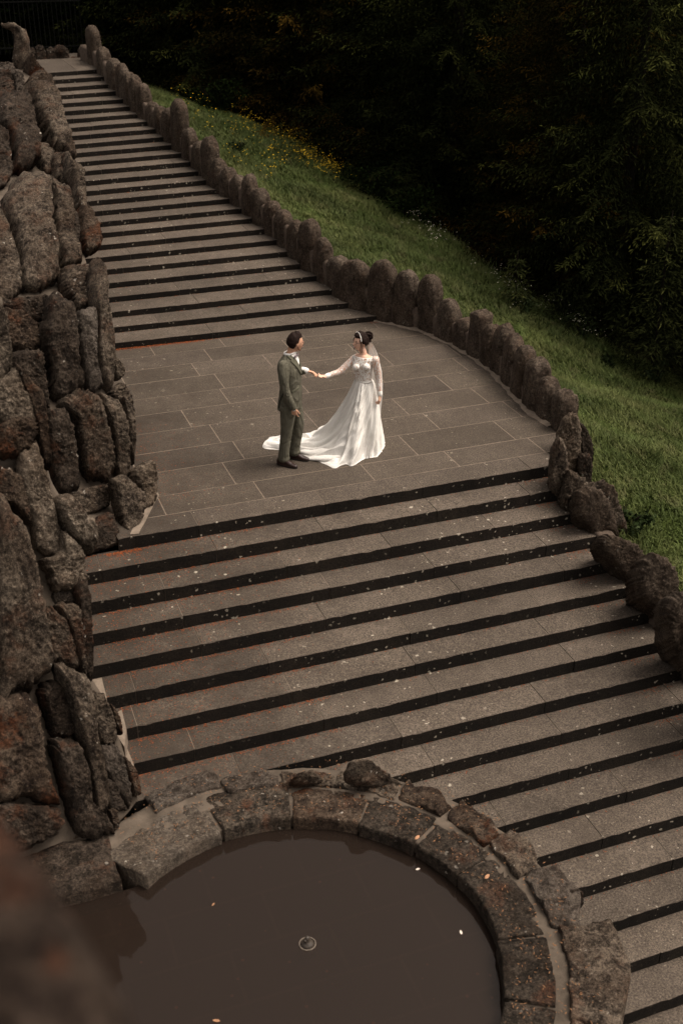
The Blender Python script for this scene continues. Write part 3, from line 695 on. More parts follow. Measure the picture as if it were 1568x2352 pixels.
# mortar ring
arc_block('mortar_ring', math.radians(-91), math.radians(126), 2.0, 2.40, -2.6, RIMZ-0.018, MORTAR, bas, 8400, 0.010, 0.0, na=240)
arc_block('mortar_joint', math.radians(-91), math.radians(126), 1.71, 2.02, -2.6, RIMZ-0.035, MORTAR, bas, 8401, 0.004, 0.0, na=240)
random.seed(5)
OUTER = [(-60,-36,2.20,2.66,.10,ROCK),(-35.6,-12,2.19,2.66,.10,ROCK),(-11.6,4,2.15,2.50,.10,ROCK_G),(4.4,17,2.125,2.42,.09,ROCK),(17.4,31,2.11,2.36,.10,ROCK_M),(31.4,45,2.11,2.33,.10,ROCK_M),
 (45.4,62,2.10,2.34,.07,ROCK),(62.4,76,2.105,2.28,.07,ROCK),(76.4,91,2.12,2.32,.08,ROCK_G),(91.4,109,2.24,2.50,.04,ROCK_G),(-91,-61,2.2,2.7,.12,ROCK_D)]
for i, (a, b, r0, r1, dz, mt) in enumerate(OUTER):
    arc_block('rim_rock', math.radians(a+.1), math.radians(b-.1), r0, r1, -3.0, RIMZ+dz*0.5, mt, bas, 8600+i*19, 0.036, 0.0, tilt=-0.02, uneven=0.04)
def slab(name, x0, x1, y0, y1, z0, z1, mat, seed, rough=0.015):
    nx, ny = max(6, int((x1-x0)/.04)), max(6, int((y1-y0)/.04)); X, Y = np.meshgrid(np.linspace(x0, x1, nx), np.linspace(y0, y1, ny)); e = np.minimum(np.minimum(X-x0, x1-X), np.minimum(Y-y0, y1-Y))
    Z = z1-0.02*np.clip(1-e/.03, 0, 1)**2; V = np.stack([X, Y, Z], -1)
    pad = np.pad(V, ((1, 1), (1, 1), (0, 0)), 'edge'); pad[0, :, 2] = pad[-1, :, 2] = z0; pad[:, 0, 2] = pad[:, -1, 2] = z0
    Q = pad.reshape(-1, 3); n = fbm(Q, 4, 3, seed)*rough+fbm(Q, 14, 3, seed+2)*rough*.7; Q = Q+np.stack([fbm(Q, 7, 2, seed+4)*rough*.6, fbm(Q, 7, 2, seed+6)*rough*.6, n], -1)
    return mesh_obj(name, Q, grid_faces(ny+2, nx+2), mat, bas)
slab('coping_block', -1.5, .70, -3.86, -3.22, -2.4, RIMZ, ROCK_D, 8801, .03)
slab('coping_block', -2.0, -1.5, -7.5, -3.9, -2.4, RIMZ, COPE, 8802)
slab('coping_block', -1.49, 1.88, -7.45, -6.93, -2.4, RIMZ, COPE, 8803)
slab('coping_block', -2.0, .72, -3.21, -2.6, -2.4, RIMZ+.02, ROCK_M, 8804, .04)
# lumps standing on the outer rim
def lump(name, P, Y, th, mat, seed): return outline_stone(name, P, cy(Y), th, mat, bas, (0.1, -0.6, 0.75), seed, 0.03, 50, 16)
A = lambda x, y, z: at(x, y, z)[1]
lump('rim_rock', [(793,1775),(800,1752),(835,1747),(870,1765),(920,1800),(943,1815),(938,1830),(860,1812),(800,1800)], A(870, 1815, -1.25)+0.10, .10, ROCK, 9001)
lump('rim_rock', [(672,1790),(690,1776),(715,1778),(735,1795),(728,1806),(680,1806)], A(700, 1805, -1.25)+.05, .08, ROCK, 9002)
lump('rim_rock', [(1302,2050),(1318,2042),(1332,2052),(1334,2080),(1318,2090),(1302,2070)], A(1318, 2085, -1.5)+.02, .08, ROCK_D, 9004)
# pool floor and water
def disc(r, z, n=96, rings=1):
    return [(BC[0]+r*math.cos(q), BC[1]+r*math.sin(q), z) for q in np.linspace(0, 2*math.pi, n, endpoint=False)], [tuple(range(n))]
M = Mat('pool_floor')
vp_ = M.node('ShaderNodeVectorMath', operation='SUBTRACT'); M.L.new(M.pos, vp_.inputs[0]); vp_.inputs[1].default_value = (BC[0], BC[1], 0)
br = M.node('ShaderNodeTexBrick'); br.inputs['Scale'].default_value = 1.0; br.inputs['Brick Width'].default_value = 0.9; br.inputs['Row Height'].default_value = 0.55
br.inputs['Mortar Size'].default_value = 0.016; br.inputs['Color1'].default_value = (0.055, 0.036, 0.026, 1); br.inputs['Color2'].default_value = (0.062, 0.041, 0.030, 1); br.inputs['Mortar'].default_value = (0.085, 0.055, 0.038, 1)
M.L.new(vp_.outputs[0], br.inputs['Vector'])
ln = M.node('ShaderNodeVectorMath', operation='LENGTH'); M.L.new(vp_.outputs[0], ln.inputs[0])
ring = M.math('LESS_THAN', M.math('ABSOLUTE', M.math('SUBTRACT', ln.outputs['Value'], 1.03)), 0.012)
c = M.mix(M.math('MULTIPLY', ring, 0.6), br.outputs['Color'], (0.16, 0.11, 0.08))
c = M.mix(M.ramp(M.noise(3.5, 5, 0.7), [(0.4, 0.0), (0.7, 0.7)]), c, (0.05, 0.034, 0.026))
v = M.vor(11); cs = M.node('ShaderNodeSeparateColor'); M.L.new(v.outputs['Color'], cs.inputs[0])
c = M.mix(M.math('MULTIPLY', M.math('GREATER_THAN', cs.outputs[0], 0.88), M.math('LESS_THAN', v.outputs['Distance'], 0.16)), c, (0.28, 0.11, 0.05))
M.color(c); M.rough(1, 0)
def pool(r, z):
    P = [(BC[0]+r*math.cos(q), BC[1]+r*math.sin(q), z) for q in np.linspace(math.radians(-90), math.radians(128), 60)]+[(-1.55, -3.84, z), (-1.55, -6.95, z)]
    return P, [tuple(range(len(P)))]
V, F = pool(1.75, WZ-0.16); fl_ = mesh_obj('pool_floor', V, F, M.m, bas, smooth=False)
M = Mat('murky_water')
out = M.N['Material Output']; M.N.remove(M.b)
df = M.node('ShaderNodeBsdfDiffuse'); df.inputs['Color'].default_value = (0.016, 0.0112, 0.0088, 1)
tr = M.node('ShaderNodeBsdfTransparent'); tr.inputs['Color'].default_value = (0.75, 0.62, 0.52, 1)
mx = M.node('ShaderNodeMixShader'); mx.inputs[0].default_value = 0.80; M.L.new(tr.outputs[0], mx.inputs[1]); M.L.new(df.outputs[0], mx.inputs[2])
gl = M.node('ShaderNodeBsdfGlossy'); gl.inputs['Roughness'].default_value = 0.03; gl.inputs['Color'].default_value = (1.0, 0.92, 0.87, 1)
fr = M.node('ShaderNodeFresnel'); fr.inputs['IOR'].default_value = 1.33
bp = M.node('ShaderNodeBump'); bp.inputs['Strength'].default_value = 0.05; bp.inputs['Distance'].default_value = 0.02; M.L.new(M.noise(5, 2, 0.5), bp.inputs['Height']); M.L.new(bp.outputs[0], gl.inputs['Normal'])
m2 = M.node('ShaderNodeMixShader'); M.L.new(fr.outputs[0], m2.inputs[0]); M.L.new(mx.outputs[0], m2.inputs[1]); M.L.new(gl.outputs[0], m2.inputs[2]); M.L.new(m2.outputs[0], out.inputs['Surface'])
V, F = pool(1.78, WZ); tag(mesh_obj('water', V, F, M.m, smooth=False), 'still murky brown water filling the round basin', 'water', kind='structure')
# nozzle
nz = thing('fountain_nozzle', 'small round bronze fountain nozzle poking out of the water near the middle of the basin', 'fountain nozzle', (2.07, -4.98, WZ))
BR = plain('old_bronze', (0.030, 0.022, 0.016), 0.55, 0.5, 0.3, 60)
LT = plain('limescale', (0.11, 0.09, 0.072), 0.8, 0.3, 0.3, 60)
def lathe(pr, c0, n=28):
    V = []
    for r, z in pr: V += [(c0[0]+r*math.cos(q), c0[1]+r*math.sin(q), c0[2]+z) for q in np.linspace(0, 2*math.pi, n, endpoint=False)]
    return V, [tuple(f) for f in grid_faces(len(pr), n, True).tolist()]+[tuple(range((len(pr)-1)*n, len(pr)*n))]
NC = (2.07, -4.98, WZ)
mesh_obj('collar', *lathe([(.075, -.1), (.075, .003), (.072, .007), (.066, .007), (.063, .002), (.064, -.03), (.02, -.03)], NC), LT, nz)
mesh_obj('nozzle_head', *lathe([(.055, -.05), (.058, .0), (.045, .02), (.030, .03), (.020, .05), (.022, .07), (.014, .085), (.001, .088)], NC), BR, nz)
mesh_obj('valve_knob', *tube([(2.055, -4.99, WZ+.03), (2.045, -4.995, WZ+.062)], [.012, .010], n=10), BR, nz)
# leaves floating on the water
LEAF = plain('dry_leaf', (0.30, 0.16, 0.09), 0.8, 0.2, 0.3, 30)
PALE = plain('pale_petal', (0.55, 0.48, 0.42), 0.8, 0.2)
def leafv(p, s, a, z=0.004):
    u = np.array([math.cos(a), math.sin(a), 0])*s; v_ = np.array([-math.sin(a), math.cos(a), 0])*s*0.45; p = np.array(p)+np.array([0, 0, z]); k = np.array([0, 0, s*0.12])
    return [tuple(p-u), tuple(p-u*.3+v_+k), tuple(p+u*.5+v_*.8+k), tuple(p+u), tuple(p+u*.4-v_*.8), tuple(p-u*.4-v_)], [(0, 1, 2, 3), (0, 3, 4, 5)]
for i, (x, y, s, mt, lb) in enumerate([(959,1997,.024,PALE,'small white petal floating near the far right edge of the water'),(1058,2142,.026,PALE,'pale curled leaf floating in the right half of the water'),(497,2345,.034,LEAF,'orange leaf floating at the near edge of the water, nearest of the leaves'),(490,2078,.022,LEAF,'tiny reddish leaf floating in the left half of the water')]):
    p = at(x, y, WZ); V, F = leafv(p, s, i*1.3); tag(mesh_obj('floating_leaf', V, F, mt), lb, 'leaf')
for (x, y, s, lb) in [(1118,2015,.036,'flat tan leaf lying on the right side of the dark basin coping'),(958,1925,.036,'flat tan leaf lying on the far coping of the basin, just behind the water')]:
    p = at(x, y, RIMZ+.03); V, F = leafv(p, s, 0.5, 0.01); tag(mesh_obj('fallen_leaf', V, F, LEAF), lb, 'leaf')

# ---- out-of-focus rock close to the lens and the pier it sits on
pier = thing('rock_pier', 'blurred brown rock of the viewing terrace very close to the lens at the bottom left', 'rock', (0.0, -10.7, 5.0))
def cam_pt(x, y, d): return CAM+ray(x, y)*d
V = []; pts = [(-90,1935,1.02),(-40,2010,1.0),(0,2100,0.98),(50,2230,0.96),(100,2380,0.95),(150,2560,0.95)]
pts = smooth_path([cam_pt(*p) for p in pts], 6)
V, F = tube(pts, list(np.linspace(.040, .074, len(pts))), list(np.linspace(.045, .09, len(pts))), RT, 40, True, 55, 0.012)
mesh_obj('boulder', V, F, rock_mat('near_rock', (0.020, 0.013, 0.009), (0.070, 0.052, 0.041), (0.008, 0.005, 0.004), 0.9, 0.3), pier)
b = pts[-1]
V, F = tube([b+np.array([-.05, -.02, .0]), b+np.array([-.10, -.08, -.8]), b+np.array([-.2, -.2, -3]), b+np.array([-.2, -.2, -8.3])], [.09, .16, .3, .4], None, (1, 0, 0), 24, True, 66, 0.02)
mesh_obj('pier', V, F, ROCK_D, pier)
# ------------------------------------------------------------------ forest
def tree_mat(name, dark, tip):
    M = Mat(name); a = M.node('ShaderNodeAttribute', attribute_name='tint')
    oi = M.node('ShaderNodeObjectInfo')
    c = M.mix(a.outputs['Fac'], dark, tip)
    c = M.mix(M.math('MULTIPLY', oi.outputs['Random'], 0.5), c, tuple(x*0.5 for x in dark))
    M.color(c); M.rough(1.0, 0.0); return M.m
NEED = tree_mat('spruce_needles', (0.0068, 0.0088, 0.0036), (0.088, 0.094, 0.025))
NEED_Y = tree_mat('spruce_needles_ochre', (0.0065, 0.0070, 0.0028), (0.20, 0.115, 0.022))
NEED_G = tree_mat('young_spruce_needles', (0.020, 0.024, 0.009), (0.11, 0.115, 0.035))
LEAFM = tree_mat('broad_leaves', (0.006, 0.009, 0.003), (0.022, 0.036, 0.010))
BARK = plain('bark', (0.008, 0.006, 0.004), 0.95, 0.1, 0.4, 8, 0.8, 20)
def spruce_crown(H, seed, width=0.26, zb=0.4, tw=0.5, dens=1.0):
    r = np.random.default_rng(seed); Q = []; Cc = []
    z = zb
    while z < H-0.15:
        f = 1-z/H; L0 = width*H*(0.10+0.9*f**0.85); nb = int((4+3*f)*dens)+1
        ph = r.uniform(0, 6.28)
        for b in range(nb):
            a = ph+b*6.283/nb+r.uniform(-.35, .35); L = L0*r.uniform(.7, 1.15); br = min(1.25, .12+1.9*r.uniform(0, 1)**5)
            d = np.array([math.cos(a), math.sin(a), 0]); s = np.array([-d[1], d[0], 0])
            droop = r.uniform(.18, .45)
            nt_ = max(4, int(L/0.13*dens)); 
            for k in range(nt_):
                u = (k+1)/nt_
                if u < .12: continue
                c0 = d*L*u+np.array([0, 0, z+L*(0.10*u-droop*u*u+0.16*u**4)])
                for sg in (-1, 1):
                    tl = (tw*(1-u)**0.7+0.16)*r.uniform(.7, 1.2)*min(1, L/1.5+.3)
                    dv = s*sg*0.8+d*0.75+np.array([0, 0, -r.uniform(.15, .75)]); dv /= np.linalg.norm(dv)
                    for q in range(max(2, int(tl/0.085))):
                        p = c0+dv*q*0.085+r.normal(0, .018, 3)+np.array([0, 0, -0.012*q*q])
                        ln = r.uniform(.09, .18); wd = r.uniform(.008, .018)
                        dd = dv+r.normal(0, .33, 3)+np.array([0, 0, -.05*q]); dd /= np.linalg.norm(dd)
                        ss = np.cross(dd, r.normal(0, 1, 3)+np.array([0, 0, 1.5])); ss /= np.linalg.norm(ss)+1e-6
                        Q.append([p-ss*wd*.5, p+dd*ln*.5-ss*wd, p+dd*ln, p+dd*ln*.5+ss*wd])
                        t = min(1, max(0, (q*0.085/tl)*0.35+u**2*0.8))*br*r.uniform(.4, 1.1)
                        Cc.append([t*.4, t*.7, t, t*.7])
        z += r.uniform(.22, .36)*(1.0 if H > 6 else .6)
    Q = np.array(Q, np.float32).reshape(-1, 3); Cc = np.array(Cc, np.float32).reshape(-1)
    F = np.arange(len(Q)).reshape(-1, 4)
    return Q, F, np.stack([Cc, Cc, Cc, np.ones_like(Cc)], -1)
def spruce(H, seed, mat, label, cat='tree', group='spruces of the dark wood', **kw):
    t = thing('spruce_tree', label, cat, (0, 0, 0), group)
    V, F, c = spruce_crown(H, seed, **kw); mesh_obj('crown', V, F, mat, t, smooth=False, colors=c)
    V, F = tube([(0, 0, -0.6), (0.02, 0, H*.3), (0, .03, H*.7), (0, 0, H*.98)], [H*.013, H*.010, H*.006, .01], n=9, cap=False)
    mesh_obj('trunk', V, F, BARK, t); return t
def leafy(n, R, H, seed, size, hollow=0.3):
    r = np.random.default_rng(seed); ncl = max(6, n//45)
    cl = r.normal(0, 1, (ncl, 3)); cl /= np.linalg.norm(cl, axis=1)[:, None]; cl *= r.uniform(hollow, 1, (ncl, 1))*np.array([R, R, H/2]); cl[:, 2] += H/2
    k = r.integers(0, ncl, n); p = cl[k]+r.normal(0, 1, (n, 3))*np.array([R, R, H/2])*0.17
    p[:, 2] = np.maximum(p[:, 2], 0.03)
    d = r.normal(0, 1, (n, 3)); d[:, 2] -= .3; d /= np.linalg.norm(d, axis=1)[:, None]
    s = np.cross(d, r.normal(0, 1, (n, 3))+np.array([0, 0, 1.2])); s /= np.linalg.norm(s, axis=1)[:, None]
    L = size*r.uniform(.6, 1.3, (n, 1)); Q = np.stack([p, p+d*L*.5+s*L*.3, p+d*L, p+d*L*.5-s*L*.3], 1).reshape(-1, 3)
    br = r.uniform(0, 1, ncl)[k]**1.5*r.uniform(.3, 1.1, n)*np.clip(p[:, 2]/H+.2, 0, 1); c = np.repeat(br, 4)
    return Q, np.arange(len(Q)).reshape(-1, 4), np.stack([c, c, c, np.ones_like(c)], -1)
def bush(name, label, cat, loc, R, H, n, seed, mat, size, group=None):
    t = thing(name, label, cat, (0, 0, 0), group); V, F, c = leafy(n, R, H, seed, size); mesh_obj('foliage', V, F, mat, t, smooth=False, colors=c)
    V = []; F = []
    rr = random.Random(seed); L = []
    for q in range(5):
        a = rr.uniform(0, 6.28); L.append(tube([(0, 0, -.1), (R*.3*math.cos(a), R*.3*math.sin(a), H*.4), (R*.6*math.cos(a), R*.6*math.sin(a), H*.8)], [.012+H*.008, .01+H*.004, .005], n=6, cap=False))
    mesh_obj('stem', *joinb(L), BARK, t); t.location = loc; return t
P1 = spruce(15, 1, NEED, 'tall dark spruce', zb=.2, width=.29, dens=1.3, tw=.62); P2 = spruce(13, 2, NEED, 'dark spruce', width=.33, zb=.1, dens=1.35, tw=.62); P3 = spruce(14, 3, NEED_Y, 'spruce with ochre tips', width=.30, zb=.2, dens=1.3, tw=.6)
P4 = spruce(16, 4, NEED, 'tall spruce', width=.25, zb=.2, dens=1.2, tw=.6)
protos = [P1, P2, P3, P4]; used = set()
def gz(x, y): return float(ground(np.array([x]), np.array([y]))[0])
TL = []
r_ = np.random.default_rng(5)
for off, sp, kinds in ((2.6, 2.9, (1, 0, 2, 1, 1, 2, 0, 1, 2, 1, 0, 1)), (6.0, 3.3, (0, 3, 2, 0, 1, 3, 2, 0, 3, 0, 1)), (10.5, 4.0, (3, 0, 1, 3, 0, 2, 3, 0, 3)), (16, 4.6, (0, 3, 3, 0, 3, 0, 3, 3)), (23, 5.5, (3, 0, 3, 0, 3, 3, 0))):
    y = -4.0+off*0.2; i = 0
    while y < 27+off*0.9:
        x = float(xedge(min(y, 25)))+off+r_.uniform(-.6, .6)-max(0, y-24)*0.6
        TL.append((x, y+r_.uniform(-.5, .5), kinds[i % len(kinds)], off)); y += sp*(1.0 if y > 4 else 1.25); i += 1
for (x, y, k, off) in [(9.6,26.5,2,2.6),(7.2,28.8,1,2.6),(4.5,31.5,0,6),(1.5,30.5,1,6),(-1.5,33,0,6),(-4.5,31,3,6),(7.5,34,3,6),(3,37,0,10.5),(-1.5,38,3,10.5),(8,41,0,10.5),(12.5,33,0,10.5),(13,38,3,16),(-7,35,0,10.5),(-9,40,3,16),(3,44,3,16),(-3,45,0,16),(15,44,0,23),(20,40,3,23),(-13,38,0,16)]:
    TL.append((x, y, k, off))
ROWN = {2.6: 'front row', 6.0: 'second row', 10.5: 'third row', 16: 'fourth row', 23: 'rearmost row'}
KN = ['tall black-green spruce', 'broad drooping black-green spruce', 'spruce with ochre branch tips', 'slender black-green spruce']
def tree_labels():
    L = []
    for i, (x, y, k, off) in enumerate(TL):
        px, py = proj((x, y, gz(x, y)+2)); L.append((off, px, i))
    side = lambda px: 'beyond the upper stairs' if px < 420 else ('behind the yellow flowers' if px < 800 else ('behind the upper meadow' if px < 1150 else ('right of the meadow' if px < 1568 else 'at the right edge')))
    groups = {}
    for off, px, i in L: groups.setdefault((TL[i][2], side(px), ROWN[off]), []).append((px, i))
    out = {}
    for (k, wh, rw), g in groups.items():
        g.sort(); W = ['leftmost', 'second', 'third', 'fourth', 'fifth', 'sixth']
        for j, (px, i) in enumerate(g): out[i] = f"{KN[k]} {wh}, {rw}" + ('' if len(g) == 1 else ', ' + (W[j] if j else 'leftmost') + ' such')
    return out
TREELAB = tree_labels()
for n_, (x, y, k, off) in enumerate(TL):
    px, py = proj((x, y, gz(x, y)+2))
    wh = 'beyond the upper stairs' if px < 420 else ('behind the yellow flowers' if px < 800 else ('behind the upper meadow' if px < 1150 else ('at the right of the meadow' if px < 1568 else 'at the right edge of the wood')))
    lab = TREELAB[n_]
    loc = (x, y, gz(x, y)-.3); rz = float(r_.uniform(0, 6.28)); sc = float(r_.uniform(.88, 1.15))
    if k not in used:
        used.add(k); o = protos[k]; o.location = loc; o.rotation_euler = (0, 0, rz); o['label'] = lab
    else: dup(protos[k], loc, rz, sc, lab)
for (px, py, H, lb) in [(1492, 868, 3.7, 'young light-tipped spruce with a bare leader standing in front of the wood at the right'), (1180, 705, 1.3, 'small young spruce at the lower edge of the wood, right of the meadow top')]:
    d = ray(px, py); ts = np.linspace(12, 45, 3000); X = CAM+d*ts[:, None]; i = np.argmax(X[:, 2] < ground(X[:, 0], X[:, 1])); X = X[i]
    o = spruce(H, int(px), NEED_G, lb, group=None, zb=.1, width=.30, tw=.30, dens=1.0); o.location = tuple(X)
# broadleaf trees behind the landing
for i, (x, y, H, R) in enumerate([(5.6, 26.6, 4.6, 1.8), (8.3, 27.2, 4.2, 1.7), (2.2, 28.0, 4.5, 2.0)]):
    t = thing('broadleaf_tree', ['broadleaf tree with dim green leaves just right of the far gate stone', 'broadleaf tree with dim green leaves above the topmost yellow flowers', 'broadleaf tree with dim green leaves behind the far end parapet'][i], 'tree', (0, 0, 0))
    V, F, c = leafy(9000, R, H, 60+i, .13); V[:, 2] += 0.9; mesh_obj('crown', V, F, LEAFM, t, smooth=False, colors=c)
    V, F = tube([(0, 0, -.5), (.05, 0, 1.2), (0, .1, 3.5)], [.14, .11, .04], n=9, cap=False); mesh_obj('trunk', V, F, BARK, t); t.location = (x, y, gz(x, y))
def hit_ground(px, py):
    d = ray(px, py); ts = np.linspace(10, 60, 5000); X = CAM+d*ts[:, None]; i = int(np.argmax(X[:, 2] < ground(X[:, 0], X[:, 1]))); return X[i]
BL = [(335,175,.7,.9,'leafy bush at the top of the meadow beside the parapet'),(500,262,.8,.9,'dim leafy bush right of the upper yellow flowers'),(860,455,1.0,1.0,'wide leafy bush at the meadow edge between yellow flowers and white flowers'),
      (930,500,.9,.9,'leafy bush just above the white meadow flowers'),(1195,712,.35,.4,'small pale-leaved herb clump alone in the meadow'),(1335,775,.5,.6,'low leafy bush at the meadow edge above the bare patch'),
      (1500,880,.35,.5,'small bright green shrub at the foot of the young spruce'),(1392,838,.28,.25,'low dark herb tuft in the meadow near the bare patch'),(540,352,.35,.3,'pale blue-green herb rosette in the upper meadow'),(1440,1210,.3,.3,'bright green herb patch growing against the lower parapet')]
MLEAF = tree_mat('meadow_leaves', (0.016, 0.024, 0.009), (0.055, 0.072, 0.035))
for i, (px, py, R, H, lb) in enumerate(BL):
    big = H > .6; bush('bush' if big else 'herb_clump', lb, 'bush' if big else 'herb', tuple(hit_ground(px, py)), R, H, 1800 if big else 420, 900+i, LEAFM if big else MLEAF, .09 if big else .07)
# ---- grass
def grass(n, seed, lo, hi, mat, name, label, cat, wid=.007, ylo=-5, yhi=25.5, dense=None):
    r = np.random.default_rng(seed); y = r.uniform(ylo, yhi, n); u = r.uniform(0, 1, n)
    xw = np.interp(y, PATH[::-1, 1], PATH[::-1, 0])+.34; xe = xedge(y)+.5+r.normal(0, .25, n); x = xw+(xe-xw)*u
    z = ground(x, y); p = np.stack([x, y, z-.01], -1)
    cl = (fbm(p, 1.1, 3, 4)+1)/2; L = r.uniform(lo, hi, n)*(.55+.9*cl)
    a = r.uniform(0, 6.28, n); ln = r.uniform(.15, .75, n); wnd = np.array([-.25, -.1, 0])
    d = np.stack([np.cos(a)*ln, np.sin(a)*ln, np.ones(n)], -1)+wnd; d /= np.linalg.norm(d, axis=1)[:, None]
    s = np.stack([-np.sin(a), np.cos(a), 0*a], -1)*wid*r.uniform(.6, 1.4, (n, 1))
    m_ = p+d*(L*.55)[:, None]; tip = p+d*L[:, None]+np.stack([np.cos(a)*L*.25, np.sin(a)*L*.25, -L*.12], -1)
    V = np.stack([p-s, p+s, m_+s*.8, m_-s*.8, tip], 1).reshape(-1, 3); k = np.arange(n)*5
    F = [*np.stack([k, k+1, k+2, k+3], -1)]; T = np.stack([k+3, k+2, k+4, k+4], -1)
    T3 = np.stack([k+3, k+2, k+4], -1)
    me = bpy.data.meshes.new(name); me.vertices.add(len(V)); me.vertices.foreach_set('co', V.astype(np.float32).ravel())
    li = np.concatenate([np.stack([k, k+1, k+2, k+3], -1).ravel(), T3.ravel()]); me.loops.add(len(li)); me.loops.foreach_set('vertex_index', li.astype(np.int32))
    me.polygons.add(2*n); me.polygons.foreach_set('loop_start', np.r_[np.arange(n)*4, 4*n+np.arange(n)*3].astype(np.int32)); me.update(calc_edges=True)
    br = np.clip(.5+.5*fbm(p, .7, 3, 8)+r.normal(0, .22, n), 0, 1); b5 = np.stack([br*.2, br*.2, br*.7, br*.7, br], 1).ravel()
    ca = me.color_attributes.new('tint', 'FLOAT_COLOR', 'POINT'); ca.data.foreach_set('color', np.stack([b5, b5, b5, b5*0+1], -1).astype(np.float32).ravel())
    me.materials.append(mat); o = bpy.data.objects.new(name, me); COL.objects.link(o); return tag(o, label, cat, kind='stuff')
M = Mat('grass_blades'); a = M.node('ShaderNodeAttribute', attribute_name='tint')
n1 = M.noise(.9, 4, .6); n2 = M.noise(2.6, 3, .6)
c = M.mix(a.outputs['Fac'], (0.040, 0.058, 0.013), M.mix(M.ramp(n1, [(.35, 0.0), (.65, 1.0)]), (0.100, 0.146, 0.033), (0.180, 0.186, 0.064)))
c = M.mix(M.ramp(n2, [(.55, 0.0), (.75, .5)]), c, (0.17, 0.145, 0.075))
M.color(c); M.rough(.7, .2); GR = M.m
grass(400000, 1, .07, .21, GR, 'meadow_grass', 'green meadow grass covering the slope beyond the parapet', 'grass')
def sprinkle(name, lab, cat, bands, n, size, mat, seed, hgt=(.25, .5), stem=True):
    r = np.random.default_rng(seed); Q = []; T = []
    for q in range(n):
        (x0, y0, x1, y1, wd) = bands[r.integers(0, len(bands))]; u = r.uniform(0, 1)
        t = np.array([x1-x0, y1-y0], float); nn = np.array([-t[1], t[0]])/np.linalg.norm(t); off = r.normal(0, wd)
        X = hit_ground(x0+t[0]*u+nn[0]*off, y0+t[1]*u+nn[1]*off)
        for k in range(r.integers(2, 6)):
            p = X+np.array([r.normal(0, .09), r.normal(0, .09), r.uniform(*hgt)])
            for j in range(2):
                d = r.normal(0, 1, 3); d[2] *= .3; d /= np.linalg.norm(d); s = np.cross(d, [0, 0, 1]); s /= np.linalg.norm(s); e = size*r.uniform(.6, 1.3)
                Q.append([p-d*e, p-s*e*.8, p+d*e, p+s*e*.8])
    Q = np.array(Q, np.float32).reshape(-1, 3); return tag(mesh_obj(name, Q, np.arange(len(Q)).reshape(-1, 4), mat, smooth=False), lab, cat, kind='stuff')
sprinkle('yellow_wildflowers', 'yellow wildflowers scattered along the meadow edge below the wood', 'flowers', [(345,165,450,212,9),(440,205,560,262,8),(560,280,780,425,14),(590,290,700,350,10),(680,370,800,432,10),(420,220,640,420,30)], 420, .021, plain('yellow_petals', (0.46, 0.31, 0.02), .8, .1, .2), 71)
sprinkle('white_wildflowers', 'small white wildflowers dotted across the meadow', 'flowers', [(950,520,1010,585,7),(1120,660,1210,712,10),(900,480,1400,830,40),(1250,720,1360,800,12)], 65, .015, plain('white_petals', (0.55, 0.52, 0.42), .8, .1), 72)
# bare patch and dry stems
# ---- fallen orange needles and bud scales gathered on the steps
r = np.random.default_rng(33); Q = []
def put(x, y, z, s):
    a = r.uniform(0, 6.28); d = np.array([math.cos(a), math.sin(a), r.uniform(-.2, .3)])*s; w_ = np.array([-math.sin(a), math.cos(a), r.uniform(-.3, .3)])*s*.3; p = np.array([x, y, z+.004]); Q.append([p-d, p-w_, p+d, p+w_])
def foot(k, x0, x1, n, back=.01, spread=.05):
    for _ in range(n):
        x = r.uniform(x0, x1)
        if k > 0: y = noseU(k, x)-back-abs(r.normal(0, spread)); z = HU*(k-1)
        else: y = DL*(k)+0-back-abs(r.normal(0, spread)); z = HL*(k-1)
        if k == 1: z = 0
        put(x, y, z, r.uniform(.006, .016))
foot(1, 2.55, 4.1, 1100, .005, .05); foot(1, 4.1, 4.9, 90, .005, .03); foot(1, 7.0, 7.3, 60)
for k in range(2, 27): foot(k, 2.7, 5.9, int(90*(1-k/40)), .005, .025)
for k in range(0, -14, -1):
    foot(k, 1.1, 3.3, 230 if k > -8 else 60, .004, .03); foot(k, 3.0, 6.9, 60, .004, .02); foot(k, 6.7, 7.15, 50, .0, .06)
foot(0, 1.35, 1.75, 250, .02, .05)
for _ in range(1500):   # loose on the treads, thick at the left
    k = -r.integers(1, 9); x = 1.0+abs(r.normal(0, 1.0)); y = DL*k+r.uniform(.02, .34); put(x, y, HL*k, r.uniform(.006, .013))
for _ in range(500): put(2.1+abs(r.normal(0, .45)), r.uniform(.6, 3.2), 0, r.uniform(.006, .013))
Q = np.array(Q, np.float32).reshape(-1, 3)
tag(mesh_obj('fallen_needles', Q, np.arange(len(Q)).reshape(-1, 4), plain('fallen_litter', (0.20, 0.055, 0.018), .9, .1, .45, 40), smooth=False), 'orange-brown litter gathered along the feet of the risers', 'leaf litter', kind='stuff')
r = np.random.default_rng(34); Q = []
for _ in range(1100):
    a = r.uniform(-1.0, 2.1); rr_ = r.uniform(1.72, 2.45); x = BC[0]+rr_*math.cos(a); y = BC[1]+rr_*math.sin(a); put(x, y, RIMZ+.012+(0.03 if rr_ > 2.15 else 0), r.uniform(.006, .018))
Q = np.array(Q, np.float32).reshape(-1, 3)
tag(mesh_obj('leaf_crumbs', Q, np.arange(len(Q)).reshape(-1, 4), plain('crumb', (0.16, 0.085, 0.045), .9, .1, .5, 40), smooth=False), 'brown leaf crumbs scattered over the basin coping', 'leaf litter', kind='stuff')

